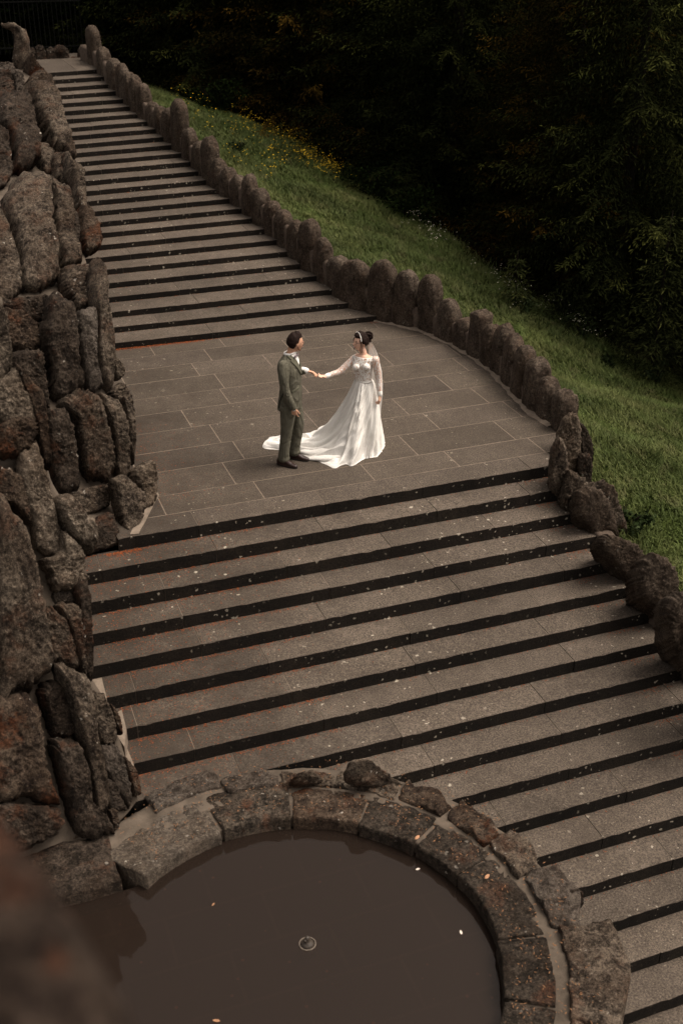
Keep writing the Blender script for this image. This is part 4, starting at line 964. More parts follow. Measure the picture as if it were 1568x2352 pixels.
# ------------------------------------------------------------------ the couple
from mathutils.bvhtree import BVHTree
GO = np.array([3.95, 1.28, 0.0]); F2 = np.array([math.sin(YAW), math.cos(YAW), 0.0]); Z3 = np.array([0, 0, 1.0])
def W(a, b, z): return GO+RT*a+F2*b+Z3*z
def J(x, y, b):
    """point on the upright plane b metres behind the groom, seen at (x, y) of the close-up"""
    px, py = (960+x/2.904)*.6125, (1200+y/2.904)*.6125; d = ray(px, py); t = ((GO+F2*b-CAM)@F2)/(d@F2); return CAM+d*t
def dirw(a, b, z=0.0): v = RT*a+F2*b+Z3*z; return v/np.linalg.norm(v)
def rings(L, l, f, n=28, k=2.3):
    """stack of rounded sections: (centre, half width along l, half depth along f)"""
    q = np.linspace(0, 2*math.pi, n, endpoint=False); c = np.sign(np.cos(q))*np.abs(np.cos(q))**(2/k); s = np.sign(np.sin(q))*np.abs(np.sin(q))**(2/k)
    V = np.concatenate([np.array(p)+c[:, None]*l*hw+s[:, None]*f*hd for p, hw, hd in L])
    R = len(L); return V, [tuple(x) for x in grid_faces(R, n, True).tolist()]+[tuple(range(n))[::-1], tuple(range((R-1)*n, R*n))]
def merge(L):
    V = []; F = []; o = 0
    for v, f in L:
        V.append(np.asarray(v, float)); F += [tuple(o+i for i in q) for q in f]; o += len(v)
    return np.concatenate(V), F
def blob(name, L, mat, parent, voxel=0.008, sm=4):
    V, F = merge(L); o = mesh_obj(name, V, F, mat, parent)
    md = o.modifiers.new('remesh', 'REMESH'); md.mode = 'VOXEL'; md.voxel_size = voxel; md.use_smooth_shade = True
    ms = o.modifiers.new('smooth', 'SMOOTH'); ms.factor = 0.5; ms.iterations = sm
    return o
def limb(pts, rad, rb=None, side=(1, 0, 0), m=5, n=16):
    P = smooth_path([(*p, r, q) for p, r, q in zip(pts, rad, rb or rad)], m)
    return tube([p[:3] for p in P], [p[3] for p in P], [p[4] for p in P], side, n)
def cloth_noise(V, amp, seed, sc=9):
    return V
def head_mesh(c, f, tilt=0.0, s=1.0, chin=1.0):
    f = np.array(f, float); f /= np.linalg.norm(f); l = np.cross(Z3, f); u = Z3*math.cos(tilt)+f*math.sin(tilt); f = np.cross(l, u)
    nt_, nz_ = 56, 44; V = []
    for j in range(nz_):
        e = -math.pi/2+math.pi*(j+.5)/nz_
        for i in range(nt_):
            a = 2*math.pi*i/nt_; x = .098*math.cos(a)*math.cos(e); y = .077*math.sin(a)*math.cos(e); z = .120*math.sin(e)
            if z < 0:
                y *= 1-.30*chin*(-z/.12)**1.3; x = x*(1-.05*(-z/.12)) if x > 0 else x*(1-.42*(-z/.12))
                x += .012*(-z/.12)
            fr = max(0, math.cos(a))
            g = lambda y0, z0, sy, sz: math.exp(-((y-y0)/sy)**2-((z-z0)/sz)**2)*(1 if x > 0 else 0)
            x += .024*g(0, -.020, .011, .020)+.010*g(0, .0, .010, .018)-.010*(g(.032, .008, .016, .012)+g(-.032, .008, .016, .012))+.005*(g(.03, .027, .022, .007)+g(-.03, .027, .022, .007))
            x += .006*g(0, -.058, .022, .008)+.007*g(0, -.1, .02, .014)-.004*g(0, -.073, .02, .006)
            V.append(np.array(c)+s*(f*x+l*y+u*z))
    F = [tuple(q) for q in grid_faces(nz_, nt_, True).tolist()]+[tuple(range(nt_))[::-1], tuple(range((nz_-1)*nt_, nz_*nt_))]
    return (np.array(V), F), (f, l, u)
def ear(c, fr, sg, s=1.0):
    f, l, u = fr; p = np.array(c)+s*(l*sg*.076-u*.008-f*.006)
    return tube([p-u*.026*s, p-u*.01*s+l*sg*.006, p+u*.012*s+l*sg*.010, p+u*.028*s+l*sg*.006], [.007*s, .013*s, .017*s, .011*s], [.005*s]*4, f, 10)
def hand(wr, d, nrm, sg, curl=0.5, spread=0.25, s=1.0, thumb=1.0):
    """palm from the wrist along d; nrm = direction of the palm face; sg = side of the thumb"""
    d = d/np.linalg.norm(d); nrm = nrm-d*(nrm@d); nrm /= np.linalg.norm(nrm); sd = np.cross(d, nrm)*sg
    L = [tube([wr-d*.02, wr+d*.02*s, wr+d*.055*s, wr+d*.088*s], [.026*s, .034*s, .040*s, .038*s], [.019*s, .016*s, .015*s, .013*s], sd, 14)]
    for k, (o, ln) in enumerate(((.029, .070), (.010, .079), (-.010, .073), (-.028, .057))):
        b = wr+d*.085*s+sd*o*s; dd = d+sd*o*spread*6; dd /= np.linalg.norm(dd); P = [b-dd*.02]; p = b; an = 0.15+0.1*k
        for q, fr_ in enumerate((.45, .32, .23)):
            an += curl*(.5+.15*k); v = dd*math.cos(an)+nrm*math.sin(an); p = p+v*ln*fr_*s; P.append(p)
        L.append(tube(P, [.0095*s, .0090*s, .0082*s, .0070*s], side=sd, n=10))
    b = wr+d*.028*s+sd*.028*s; v = d*.62+sd*.62*thumb+nrm*.35; v /= np.linalg.norm(v); v2 = d*.9+nrm*.35+sd*.15; v2 /= np.linalg.norm(v2)
    L.append(tube([b-v*.01, b+v*.035*s, b+v*.035*s+v2*.03*s, b+v*.035*s+v2*.052*s], [.0125*s, .011*s, .0095*s, .0075*s], side=nrm, n=10))
    return L
def drape(name, poly, bvh, mat, parent, off=0.006, th=0.004, n=40, nr=10, px=True, smooth=True):
    """a thin shaped piece laid over a surface"""
    C = catmull(poly, n) if smooth else np.array([np.array(poly[i])*(1-t)+np.array(poly[(i+1) % len(poly)])*t for i in range(len(poly)) for t in np.linspace(0, 1, max(2, n//len(poly)), endpoint=False)])
    n = len(C); ce = C.mean(0); V = []
    last = None
    for r in np.linspace(0.03, 1, nr):
        for j in range(n):
            x, y = ce+(C[j]-ce)*r; o = CAM; P = (960+x/2.904)*.6125, (1200+y/2.904)*.6125; d = ray(*P); d = d/np.linalg.norm(d)
            h = bvh.ray_cast(Vector(o), Vector(d))
            if h[0] is not None: p = np.array(h[0]); nn = np.array(h[1]); last = (p-CAM)@d
            else: p = CAM+d*(last or 14.0); nn = -d
            if nn@d > 0: nn = -nn
            V.append(p+nn*off*(1.0 if r < 0.99 else 0.2))
    V = np.array(V)
    F = [tuple(q) for q in grid_faces(nr, n, True).tolist()]+[tuple(range(n))]
    return mesh_obj(name, V, F, mat, parent)

SKIN = plain('skin', (0.56, 0.31, 0.205), .55, .35, .08, 40)
SKIN_B = plain('fair_skin', (0.68, 0.42, 0.31), .5, .35, .06, 40)
M = Mat('olive_suit_wool'); wv = M.noise(220, 2, .5); M.color(M.mix(M.ramp(M.noise(7, 3, .6), [(.3, 0.0), (.7, 1.0)]), (0.090, 0.084, 0.063), (0.120, 0.112, 0.084))); M.rough(.85, .15)
nb = M.bump(M.noise(6, 3, .6, M.mapv((1, 1, .7)), 1.6), 1.0, .05); M.bump(wv, .15, .002, nb); SUIT = M.m
SHIRT = plain('white_shirt', (.74, .72, .70), .8, .2); SHOE = plain('brown_leather', (0.022, 0.010, 0.008), .3, .5, .3, 30)
HAIR = Mat('dark_brown_hair'); HAIR.color(HAIR.mix(HAIR.noise(60, 3, .7), (0.005, 0.0028, 0.0022), (0.022, 0.011, 0.008))); HAIR.rough(.75, .12); HAIR.bump(HAIR.noise(90, 2, .6), .7, .006); HAIR = HAIR.m
RIM = plain('spectacle_frame', (0.03, 0.018, 0.014), .35, .5); LIP = plain('red_lips', (0.22, 0.035, 0.03), .4, .4); EYE = plain('eye', (0.02, 0.012, 0.01), .3, .5); TEETH = plain('teeth', (.75, .72, .68), .4, .4)
BROW = plain('eyebrow', (0.03, 0.018, 0.012), .8, .1)
BOW = plain('bow_tie_cloth', (0.20, 0.16, 0.17), .8, .2, .5, 160); BTN = plain('button', (0.03, .027, .02), .4, .4)

def spectacles(c, fr, s, parent, mat, r=.021):
    f, l, u = fr; L = []
    for sg in (-1, 1):
        cc = np.array(c)+s*(f*.101+l*sg*.031+u*.006)
        P = [cc+s*(l*math.cos(q)*r*1.1+u*math.sin(q)*r-f*.006*abs(math.cos(q))) for q in np.linspace(0, 2*math.pi, 17)]
        L.append(tube(P, [.0018]*17, side=f, n=6, cap=False))
        e = cc+s*(l*sg*r*1.1); L.append(tube([e, e-f*.05*s+l*sg*.012*s, e-f*.10*s+l*sg*.016*s], [.0018]*3, side=u, n=6))
    L.append(tube([np.array(c)+s*(f*.108+l*.009+u*.008), np.array(c)+s*(f*.108-l*.009+u*.008)], [.0018]*2, side=u, n=6))
    V, F = merge(L); return mesh_obj('spectacles', V, F, mat, parent)
def face_bits(c, fr, s, parent, lip=None, smile=False):
    f, l, u = fr
    for sg in (-1, 1):
        p = np.array(c)+s*(f*.086+l*sg*.031+u*.008)
        V, F = tube([p-l*.011*s, p, p+l*.011*s], [.004*s, .0065*s, .004*s], side=u, n=8); mesh_obj('eye', V, F, EYE, parent)
        p = np.array(c)+s*(f*.093+l*sg*.031+u*.030)
        V, F = tube([p-l*.017*s-f*.002, p+u*.003*s, p+l*.017*s-f*.004], [.002*s, .004*s, .002*s], side=u, n=6); mesh_obj('eyebrow', V, F, BROW, parent)
    p = np.array(c)+s*(f*.1005-u*.058)
    if smile:
        V, F = tube([p-l*.026*s+u*.008*s-f*.012*s, p-l*.012*s-u*.001, p-u*.004*s+f*.001, p+l*.012*s-u*.001, p+l*.026*s+u*.008*s-f*.012*s], [.002*s, .008*s, .010*s, .008*s, .002*s], [.002*s, .005*s, .006*s, .005*s, .002*s], u, 10); mesh_obj('lips', V, F, lip, parent)
        p2 = p+f*.0045*s+u*.001; V, F = tube([p2-l*.017*s+u*.004*s-f*.005*s, p2-u*.001, p2+l*.017*s+u*.004*s-f*.005*s], [.002*s, .0045*s, .002*s], side=u, n=8); mesh_obj('teeth', V, F, TEETH, parent)
    else:
        V, F = tube([p-l*.02*s-f*.006*s, p, p+l*.02*s-f*.006*s], [.002*s, .005*s, .002*s], side=u, n=8); mesh_obj('lips', V, F, lip or plain('lips', (.30, .12, .09), .5, .3), parent)
def hair_cap(c, fr, s, grow, line, vol, seed, parent, name='hair', back=-0.05, side=-.02):
    """shell over the skull: line = height of the hairline at the front"""
    f, l, u = fr; nt_, nz_ = 72, 40; V = np.zeros((nz_, nt_, 3)); 
    for j in range(nz_):
        t = j/(nz_-1)
        for i in range(nt_):
            a = 2*math.pi*i/nt_; ca = math.cos(a)
            lo = (line if ca > .45 else (side+(line-side)*max(0, (ca-.05)/.4) if ca > .05 else side+(back-side)*min(1, -(ca-.05)/.6)))
            e0 = math.asin(max(-.99, min(.99, lo/.12))); e = e0+(math.pi/2-e0)*t
            edge = min(1, t*6+.15)
            th = grow*edge; x = (.098+th)*ca*math.cos(e); y = (.077+th*.9)*math.sin(a)*math.cos(e); z = (.120+th)*math.sin(e)
            if x < 0 and z < 0: x *= 1-.42*(-z/.12)*.8
            z += vol*max(0, ca*.7+.3)*max(0, math.sin(e))**2
            V[j, i] = f*x+l*y+u*z
    Q = V.reshape(-1, 3); Q = Q*(1+(fbm(Q, 26, 3, seed)*.035+fbm(Q, 60, 2, seed+3)*.02)[:, None]); Q = np.array(c)+s*Q
    F = grid_faces(nz_, nt_, True).tolist()
    o = mesh_obj(name, Q, [tuple(q) for q in F], HAIR, parent); sd_ = o.modifiers.new('thick', 'SOLIDIFY'); sd_.thickness = .012; sd_.offset = -1; return o

# ---------------- groom
gf = dirw(.94, -.34); gl_ = np.cross(Z3, gf)
groom = None
hf = dirw(.92, .40)
hc = W(.125, .0, 1.632)
(hm, hfr) = head_mesh(hc, hf, .04, 1.0)
L = [hm, ear(hc, hfr, -1), ear(hc, hfr, 1)]
L.append(limb([W(.065, 0, 1.40), W(.08, 0, 1.50), W(.105, 0, 1.58)], [.068, .060, .058], side=gl_))
body = [(W(.04, 0, .80), .15, .10), (W(.05, 0, .95), .15, .105), (W(.05, 0, 1.1), .13, .10), (W(.045, 0, 1.28), .17, .115), (W(.045, 0, 1.40), .17, .09), (W(.06, 0, 1.46), .08, .06)]
L.append(rings(body, gl_, gf))
rs, re, rw = W(-.015, -.175, 1.395), W(.0, -.235, 1.10), W(.098, -.215, .845)
ls, le, lw = W(.09, .18, 1.395), W(.055, .275, 1.14), W(.262, .135, 1.208)
L += [limb([rs, re, rw], [.05, .04, .026], m=6), limb([ls, le, lw], [.05, .04, .026], m=6)]
L += hand(rw, dirw(.16, .04, -1.0), dirw(.35, .9), 1, .55, .10, .98, .7)
L += hand(lw, dirw(.95, -.05, -.22), dirw(.05, -.25, -1), 1, .35, .2, .98, .6)
hipR, hipL = W(.03, -.085, .90), W(.075, .095, .90)
knR, anR = W(-.005, -.10, .50), W(-.045, -.10, .10)
knL, anL = W(.135, .10, .50), W(.088, .10, .10)
L += [limb([hipR, knR, anR], [.08, .055, .04]), limb([hipL, knL, anL], [.08, .055, .04])]
L += [tube([anR+Z3*(-.03), anR+dirw(.8, -.5)*.1-Z3*.06], [.03, .03], side=gl_), tube([anL+Z3*(-.03), anL+dirw(.9, -.45)*.1-Z3*.06], [.03, .03], side=gl_)]
groom = blob('person', L, SKIN, None, .0065, 3)
tag(groom, 'man in an olive green suit holding the hand of the woman in white', 'person')
# trousers
fz = lambda c0, c1, t: c0+(c1-c0)*t
TL_ = [limb([hipR+Z3*.06, W(.02, -.095, .74), knR+gf*.005, W(-.03, -.10, .28), anR+Z3*.045, anR+Z3*.0], [.105, .098, .078, .066, .066, .072], [.10, .10, .078, .07, .072, .082], gl_, 6, 24),
       limb([hipL+Z3*.06, W(.10, .10, .74), knL+gf*.005, W(.11, .10, .28), anL+Z3*.045, anL+Z3*.0], [.105, .098, .078, .066, .066, .072], [.10, .10, .078, .07, .072, .082], gl_, 6, 24),
       rings([(W(.05, 0, .80), .16, .105), (W(.05, 0, .92), .165, .115), (W(.05, 0, 1.06), .15, .11)], gl_, gf)]
tr_ = blob('trousers', TL_, SUIT, groom, .009, 5)
# jacket
JL = [rings([(W(.035, 0, .765), .188, .142), (W(.042, 0, .83), .192, .142), (W(.055, 0, .93), .188, .136), (W(.060, 0, 1.06), .168, .128), (W(.055, 0, 1.18), .182, .134), (W(.048, 0, 1.30), .202, .138), (W(.043, 0, 1.375), .204, .122), (W(.045, 0, 1.425), .175, .098), (W(.055, 0, 1.462), .125, .082), (W(.062, 0, 1.485), .085, .078)], gl_, gf, 32, 2.2),
      limb([rs+Z3*.0, W(-.015, -.222, 1.28), re+RT*.0, W(.045, -.235, .97), rw+Z3*.01], [.074, .066, .056, .050, .046], [.080, .070, .062, .055, .050], gf, 6, 20),
      limb([ls, W(.075, .235, 1.28), le, W(.15, .215, 1.165), lw-RT*.04], [.074, .066, .058, .052, .046], None, gf, 6, 20)]
jk = blob('jacket', JL, SUIT, groom, .008, 4)
JV, JF = merge(JL); JB = BVHTree.FromPolygons([Vector(v) for v in JV], JF)
drape('shirt', [(338, 322), (352, 322), (400, 350), (440, 372), (452, 400), (466, 440), (466, 495), (446, 452), (415, 415), (375, 385), (345, 350)], JB, SHIRT, groom, .010)
V, F = tube([W(.062+.072*math.cos(q), .0, 1.497+.012*math.cos(q))+F2*.072*math.sin(q) for q in np.linspace(0, 2*math.pi, 24)], [.013]*24, [.020]*24, RT, 8, False); mesh_obj('collar', V, F, SHIRT, groom)
LAPM = plain('suit_lapel', (0.108, 0.104, 0.076), .85, .15, .1, 9)
drape('lapel', [(330, 335), (350, 352), (400, 402), (440, 450), (466, 500), (490, 560), (490, 600), (455, 540), (420, 500), (372, 448), (378, 432), (352, 410), (318, 372)], JB, LAPM, groom, .013, n=56)
drape('lapel', [(452, 405), (468, 430), (478, 460), (480, 505), (470, 490), (464, 440)], JB, plain('suit_lapel_shaded', (0.07, 0.068, 0.05), .85, .1), groom, .010)  # far lapel: same suit cloth, its shade put into a darker colour
drape('pocket_flap', [(386, 775), (440, 745), (470, 722), (470, 738), (440, 766), (388, 795)], JB, LAPM, groom, .007, smooth=False)
drape('back_vent', [(290, 800), (296, 812), (262, 900), (250, 965), (244, 958), (258, 890)], JB, plain('vent_painted_shade', (0.012, 0.012, 0.009), .9, .1), groom, .004)  # dark strip painting the shade in the vent opening, no separate cloth
for (x, y) in ((497, 718), (503, 800)):
    h = JB.ray_cast(Vector(CAM), Vector(ray((960+x/2.904)*.6125, (1200+y/2.904)*.6125)).normalized())
    if h[0]: V, F = tube([np.array(h[0]), np.array(h[0])+np.array(h[1])*.008], [.010, .009], side=Z3, n=10); mesh_obj('button', V, F, BTN, groom)
for (x, y) in ((372, 940), (378, 958), (384, 976)):
    h = JB.ray_cast(Vector(CAM), Vector(ray((960+x/2.904)*.6125, (1200+y/2.904)*.6125)).normalized())
    if h[0]: V, F = tube([np.array(h[0]), np.array(h[0])+np.array(h[1])*.006], [.006, .005], side=Z3, n=8); mesh_obj('button', V, F, BTN, groom)
# bow tie, cuffs
bt = W(.142, -.045, 1.478)
V, F = merge([tube([bt-gl_*.055, bt-gl_*.03, bt], [.022, .018, .009], [.008, .010, .009], Z3, 10), tube([bt, bt+gl_*.03, bt+gl_*.055], [.009, .018, .022], [.009, .010, .008], Z3, 10)]); mesh_obj('bow_tie', V, F, BOW, groom)
V, F = tube([lw-dirw(.95, -.05, -.2)*.055, lw-dirw(.95, -.05, -.2)*.005], [.040, .038], side=Z3, n=18); mesh_obj('shirt_cuff', V, F, SHIRT, groom)
V, F = tube([rw+Z3*.012, rw-Z3*.012+RT*.003], [.034, .033], side=RT, n=18); mesh_obj('shirt_cuff', V, F, SHIRT, groom)
# shoes
for an, dv in ((anR, dirw(.86, -.50)), (anL, dirw(.92, -.40))):
    sd = np.cross(Z3, dv); g0 = np.array([an[0], an[1], 0])-dv*.075
    def P(u, z): return g0+dv*u+Z3*z
    L = [rings([(P(.125, .004), .040, .150), (P(.125, .014), .045, .155), (P(.125, .024), .045, .155)], sd, dv, 24, 2.4)]
    V, F = tube([P(.0, .045), P(.06, .055), P(.13, .048), P(.20, .036), P(.262, .028)], [.038, .040, .042, .044, .030], [.045, .052, .040, .026, .018], sd, 18)
    o = blob('shoe', [(V, F), L[0], tube([P(.045, .05), P(.045, .11)], [.038, .036], side=sd)], SHOE, groom, .007, 3)
    V, F = rings([(P(.122, .001), .046, .156), (P(.122, .012), .047, .158)], sd, dv, 28, 2.4); mesh_obj('sole', V, F, plain('sole', (.008, .006, .005), .7), groom)
hair_cap(hc, hfr, 1.0, .014, .062, .020, 81, groom, back=-.060, side=-.004)
face_bits(hc, hfr, 1.0, groom); spectacles(hc, hfr, 1.0, groom, RIM)
# short beard shadow along the jaw
f_, l_, u_ = hfr
V, F = tube([hc+l_*-.070-u_*.03+f_*.01, hc+l_*-.058-u_*.075+f_*.035, hc-u_*.105+f_*.075, hc+l_*.058-u_*.075+f_*.035, hc+l_*.070-u_*.03+f_*.01], [.010, .014, .014, .014, .010], [.006]*5, Z3, 10); mesh_obj('stubble', V, F, plain('stubble', (.20, .11, .075), .8, .1), groom)

# ---------------- bride
B0 = .41; bf = dirw(-.55, -.84); bl = np.cross(Z3, bf)      # bl = her left
bhf = dirw(-.86, -.50)
hcB = J(1137, 238, B0)+bhf*0
sB = .93
(hmB, hfrB) = head_mesh(hcB, bhf, -.02, sB, 1.15)
def axis(y, b=B0): return J(1160, y, b)
nk = J(1165, 352, B0)
RS, RE, RW_, = J(1068, 425, B0+.07), J(910, 560, .36), J(762, 612, .235)
LS, LE, LW_ = J(1300, 440, B0-.07), J(1333, 640, B0-.06), J(1350, 818, B0-.11)
tors = [(J(1168, 690, B0), .100, .080), (J(1165, 645, B0), .108, .088), (J(1162, 590, B0), .112, .092), (J(1155, 520, B0), .128, .112), (J(1158, 460, B0), .135, .108), (J(1165, 415, B0), .150, .085), (J(1168, 392, B0), .125, .068), (J(1165, 375, B0), .06, .052)]
LB = [hmB, ear(hcB, hfrB, -1, sB), ear(hcB, hfrB, 1, sB), limb([J(1168, 395, B0), nk, J(1150, 318, B0)], [.055, .045, .046]), rings(tors, bl, bf, 32, 2.1)]
LB += [limb([RS, RE, RW_], [.042, .034, .022], m=6), limb([LS, LE, LW_], [.042, .034, .022], m=6)]
LB += hand(RW_, J(640, 622, .15)-RW_, Z3*1.0+dirw(-.2, -.2), -1, .30, .2, .88, .6)
LB += hand(LW_, J(1335, 960, B0-.16)-LW_, dirw(-.8, .5), 1, .45, .15, .88, .7)
LB += [limb([W(.966+bl@RT*s_*.07, B0+bl@F2*s_*.07, .80), W(.966+bl@RT*s_*.08, B0+bl@F2*s_*.08, .5), W(.966+bl@RT*s_*.08, B0+bl@F2*s_*.08, .08)], [.075, .05, .035]) for s_ in (-1, 1)]
bride = blob('person', LB, SKIN_B, None, .0062, 3)
tag(bride, 'smiling woman in a white lace wedding dress with long train and veil', 'person')
# dress materials
def lace(name, cover, skin=(.60, .36, .26), white=(.80, .78, .75)):
    M = Mat(name); n1 = M.noise(22, 3, .6, M.mapv((1, 1, .30)), 2.2); n2 = M.noise(90, 2, .5)
    ln_ = M.math('ABSOLUTE', M.math('SUBTRACT', n1, .5)); msk = M.ramp(ln_, [(cover*.10, 1.0), (cover*.10+.03, 0.0)])
    msk = M.math('MAXIMUM', msk, M.ramp(n2, [(.62-.1*cover, 0.0), (.68-.1*cover, 1.0)]))
    M.color(M.mix(msk, skin, white)); M.rough(.8, .2); M.bump(msk, .6, .004); return M.m
SLEEVE = lace('lace_sleeve', .30); BODICE = lace('lace_bodice', .62, (.44, .29, .21))
M = Mat('white_tulle_skirt'); n = M.noise(48, 3, .7, M.mapv((1, 1, .4)), 1.5); _z = M.sep()[2]
lowz = M.ramp(_z, [(0.02, 1.0), (.45, .25)]); c = M.mix(M.math('MULTIPLY', M.ramp(n, [(.46, 0.0), (.56, 1.0)]), M.math('MULTIPLY', lowz, .55)), (.70, .68, .645), (.86, .845, .82))
M.color(c); M.rough(.75, .25); M.bump(n, .35, .006); TULLE = M.m
BOD = [rings([(p, hw+.008, hd+.008) for p, hw, hd in tors[:-1]], bl, bf, 32, 2.1)]
bo = blob('bodice', BOD+[limb([J(1085, 520, B0-.07), J(1090, 512, B0-.10)], [.050, .045]), limb([J(1205, 520, B0-.11), J(1200, 512, B0-.14)], [.050, .045])], BODICE, bride, .007, 4)
SLV = lambda P, r: blob('sleeve', [limb(P, r, m=6)], SLEEVE, bride, .006, 2)
SLV([RS+(RS-RE)*.05, (RS+RE)/2, RE, (RE+RW_)/2, RW_+(RE-RW_)*.05], [.052, .046, .041, .034, .028])
SLV([LS+(LS-LE)*.05, (LS+LE)/2, LE, (LE+LW_)/2, LW_+(LE-LW_)*.03], [.052, .046, .041, .034, .028])
for p, d in ((RW_, RE-RW_), (LW_, LE-LW_)):
    d = d/np.linalg.norm(d); V, F = tube([p+d*.005, p+d*.045], [.030, .033], side=Z3+RT*.1, n=20); mesh_obj('lace_cuff', V, F, lace('lace_cuff', 1.6), bride)
# skirt with train
OUTL = [(.27,.52),(.26,.31),(.20,.12),(.14,.01),(.02,-.01),(-.08,-.15),(-.17,-.25),(-.24,-.20),(-.31,-.23),(-.40,-.31),(-.50,-.21),(-.60,-.12),(-.76,-.03),(-.86,.13),(-1.05,.24),(-1.36,.32),(-1.30,.60),(-1.14,.60),(-.98,.56),(-.90,.66),(-.80,.78),(-.66,.86),(-.50,.93),(-.28,.92),(-.02,.86),(.18,.74)]
OB = np.array([1.006, .106]); CB = np.array([-.035, .30])
oc = catmull(OUTL, 600); ang_ = np.arctan2(oc[:, 1]-CB[1], oc[:, 0]-CB[0]); rad_ = np.hypot(oc[:, 0]-CB[0], oc[:, 1]-CB[1]); od = np.argsort(ang_); ang_, rad_ = ang_[od], rad_[od]
NT, NS = 420, 90; th = np.linspace(-math.pi, math.pi, NT, endpoint=False); R = np.interp(th, ang_, rad_, period=2*math.pi)
zw = float(J(1165, 652, B0)[2]); V = np.zeros((NS, NT, 3))
rs_ = np.random.default_rng(8); fk = [(5, .9, .5), (8, 2.0, .8), (13, .4, 1.0), (21, 4.0, .5), (34, 1.0, .22)]
for i in range(NS):
    s = i/(NS-1)
    for j, t in enumerate(th):
        left = np.clip((R[j]-.42)/.6, 0, 1); p = 1.05+1.9*left; wa = .112*math.sqrt((math.cos(t)*1.04)**2+(math.sin(t)*.84)**2)
        r = wa+(R[j]-wa)*s; z = zw*(1-s**(1.12 if left < .1 else 1.0))**p if s < 1 else 0
        if left <= .1: z = zw*(1-s**1.5)
        else:
            k_ = min(1, (left-.1)/.4); z = (1-k_)*zw*(1-s**1.5)+k_*z
        sw = t+2.3*s*(1-.25*s)
        fold = sum(w_*(1-2*abs(math.sin((n_*sw+ph+1.3*s)/2))) if n_ < 20 else w_*math.sin(n_*sw+ph) for n_, ph, w_ in fk)/2.0
        sharp = 1-2*abs(math.sin(5.5*sw+.8))**.6
        amp = (.004+.046*s**.8)*(1 if s < .93 else max(.25, 1-(s-.93)*8))
        gp = max(0, min(1, 1-z/.25))
        r2 = r+amp*(fold*.8+sharp*.25)*(1-.55*gp*left); z2 = z+amp*fold*(.15+.85*gp)*1.1+.012*gp
        pu = math.exp(-((s-.80)/.10)**2)*left*.05*(1+math.sin(7*t)); z2 += pu
        if s > .985: z2 = min(z2, .006)
        V[i, j] = W(OB[0]+CB[0]+r2*math.cos(t), OB[1]+CB[1]+r2*math.sin(t), max(.004, z2))
# waist follows the body
wc = J(1166, 652, B0); off = wc-(W(OB[0]+CB[0], OB[1]+CB[1], zw))
fade = (1-np.linspace(0, 1, NS))**2; V += fade[:, None, None]*np.array([off[0], off[1], 0])
wr_ = np.stack([fbm(V.reshape(-1, 3), 9, 2, 5), fbm(V.reshape(-1, 3), 9, 2, 6), fbm(V.reshape(-1, 3), 9, 2, 7)*.5], -1).reshape(V.shape)*(.005*np.linspace(.2, 1, NS)[:, None, None]); V += wr_; V[..., 2] = np.maximum(V[..., 2], .003)
sk = mesh_obj('skirt', V.reshape(-1, 3), [tuple(q) for q in grid_faces(NS, NT, True).tolist()], TULLE, bride)
sb = J(1166, 652, B0)
V, F = tube([sb-Z3*.012, sb+Z3*.014], [.122, .118], [.100, .098], bl, 32, False); mesh_obj('waistband', V, F, TULLE, bride)
# puffed rolls of tulle lying on the train
def roll(P, r, seed):
    P = smooth_path(P, 6); n_ = len(P); rr_ = [r*(.35+.65*math.sin(math.pi*(i+.6)/(n_+.2))) for i in range(n_)]
    V, F = tube(P, rr_, [x*.55 for x in rr_], dirw(0, 1), 20, True, seed, .012); mesh_obj('train_fold', V, F, TULLE, bride)
def g7(x, y, z):
    p = at((960+x/2.904)*.6125, (1200+y/2.904)*.6125, z); return p
roll([g7(545, 1262, .05), g7(640, 1240, .07), g7(760, 1205, .09), g7(850, 1160, .16)], .075, 31)
roll([g7(660, 1235, .06), g7(720, 1190, .10), g7(830, 1180, .13)], .065, 32)
roll([g7(300, 1350, .02), g7(420, 1330, .03), g7(560, 1330, .05), g7(760, 1330, .08), g7(960, 1290, .12)], .085, 33)
roll([g7(480, 1430, .02), g7(640, 1440, .04), g7(820, 1420, .08), g7(1010, 1340, .14)], .07, 34)
roll([g7(560, 1500, .02), g7(720, 1500, .04), g7(900, 1480, .06), g7(1080, 1400, .12)], .06, 35)
# sheer end of the train
M = Mat('sheer_tulle'); tb_ = M.node('ShaderNodeBsdfTransparent'); mx = M.node('ShaderNodeMixShader'); M.color((.82, .80, .78)); M.rough(.8, .2)
mx.inputs[0].default_value = .62; M.L.new(tb_.outputs[0], mx.inputs[1]); M.L.new(M.b.outputs[0], mx.inputs[2]); M.L.new(mx.outputs[0], M.N['Material Output'].inputs['Surface']); SHEER = M.m
P = catmull([(78, 1395), (100, 1345), (145, 1298), (190, 1300), (245, 1292), (330, 1300), (400, 1330), (380, 1400), (300, 1420), (240, 1412), (150, 1400)], 60); ce = P.mean(0); V = []
for rr_ in np.linspace(.03, 1, 16):
    for q in P: x, y = ce+(q-ce)*rr_; p = g7(x, y, 0.0); V.append(p)
V = np.array(V); V[:, 2] = .035+.035*fbm(V, 7, 3, 91); V[:, 2] = np.maximum(V[:, 2], .004); V[-60:, 2] = .004
mesh_obj('tulle_end', V, grid_faces(16, 60, True), SHEER, bride)
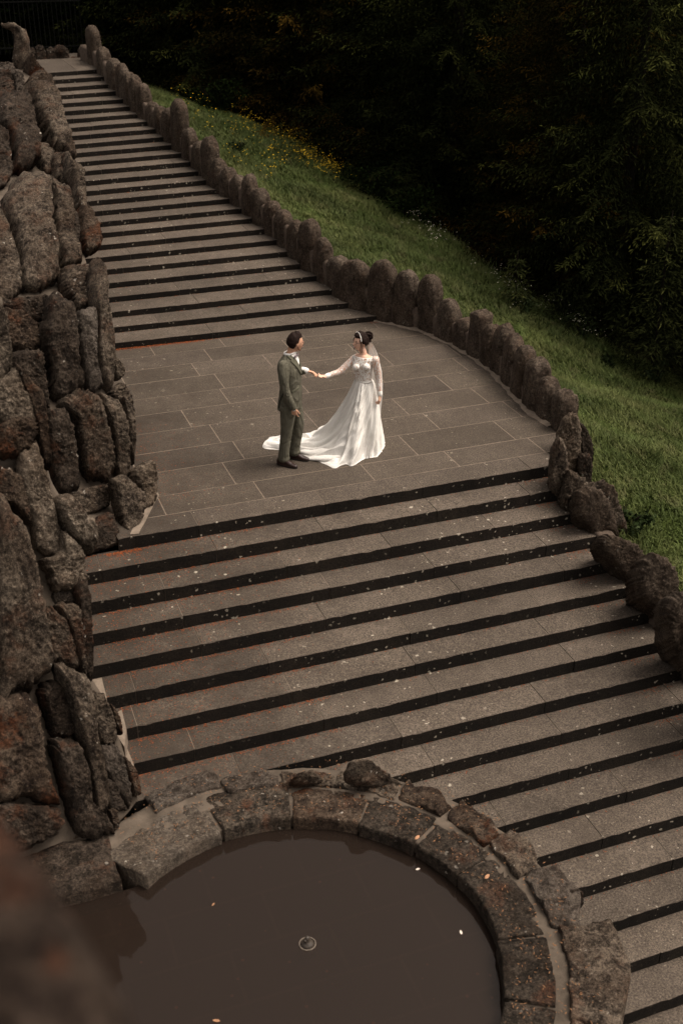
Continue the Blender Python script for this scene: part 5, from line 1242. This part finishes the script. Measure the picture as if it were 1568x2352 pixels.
# veil hanging behind her
VM = Mat('veil_net'); tb_ = VM.node('ShaderNodeBsdfTransparent'); mx = VM.node('ShaderNodeMixShader'); VM.color((.82, .80, .77)); VM.rough(.8, .2)
mx.inputs[0].default_value = .72; VM.L.new(tb_.outputs[0], mx.inputs[1]); VM.L.new(VM.b.outputs[0], mx.inputs[2]); VM.L.new(mx.outputs[0], VM.N['Material Output'].inputs['Surface'])
V = []; nv = 40; rowsv = [(245, 1215, 1262, .02), (300, 1222, 1290, .08), (360, 1225, 1318, .11), (440, 1225, 1340, .14), (560, 1235, 1368, .17), (700, 1245, 1378, .20), (820, 1255, 1376, .22), (960, 1262, 1360, .24), (1100, 1270, 1352, .26)]
ys_ = np.linspace(245, 1100, 50)
for y in ys_:
    xl = np.interp(y, [q[0] for q in rowsv], [q[1] for q in rowsv]); xr = np.interp(y, [q[0] for q in rowsv], [q[2] for q in rowsv]); b = np.interp(y, [q[0] for q in rowsv], [q[3] for q in rowsv])
    for k in range(nv):
        u = k/(nv-1); V.append(J(xl+(xr-xl)*u, y, B0+b+.02*math.sin(u*17+y*.004)*min(1, (y-240)/200)))
mesh_obj('veil', V, grid_faces(50, nv), VM.m, bride)
hair_cap(hcB, hfrB, sB, .026, .066, .016, 83, bride, back=-.055, side=-.012)
f_, l_, u_ = hfrB
bun = hcB-f_*.098*sB+u_*.045
L = []
rb_ = random.Random(4)
for q in range(15):
    a0 = rb_.uniform(0, 6.28); ax = np.array([rb_.gauss(0, 1) for _ in range(3)]); ax /= np.linalg.norm(ax); e1 = np.cross(ax, Z3); e1 /= np.linalg.norm(e1); e2 = np.cross(ax, e1); rr_ = rb_.uniform(.030, .058); cc = bun+np.array([rb_.gauss(0, .018) for _ in range(3)])
    L.append(tube([cc+e1*rr_*math.cos(a0+t)+e2*rr_*math.sin(a0+t) for t in np.linspace(0, 4.6, 14)], list(.014*np.sin(np.linspace(.35, 2.8, 14))), side=ax, n=8))
V, F = merge(L); mesh_obj('hair_bun', V, F, HAIR, bride)
L = []
for sg, (fx, ly) in ((1, (.045, .072)), (-1, (.055, -.070)), (1, (.02, .074))):
    p0 = hcB+sB*(f_*fx+l_*ly+u_*.05)
    L.append(tube([p0+np.array([0, 0, -.013*k])+sB*(l_*sg*(.006+.008*math.sin(k*.9))+f_*(.012*math.sin(k*.75+sg))) for k in range(14)], list(np.linspace(.007, .003, 14)), side=f_, n=7))
V, F = merge(L); mesh_obj('loose_lock', V, F, HAIR, bride)
L = []
for k, a in enumerate(np.linspace(-1.25, 1.25, 24)):
    p = hcB+sB*(l_*.092*math.sin(a)+u_*.138*math.cos(a)+f_*.040)
    L.append(tube([p-u_*.002, p+u_*.006+f_*.004], [.0065, .005], side=f_, n=8))
V, F = merge(L); mesh_obj('headband', V, F, plain('pearl', (.82, .80, .77), .3, .6), bride)
face_bits(hcB, hfrB, sB, bride, LIP, True); spectacles(hcB, hfrB, sB, bride, plain('thin_wire_frame', (.10, .06, .045), .3, .6))
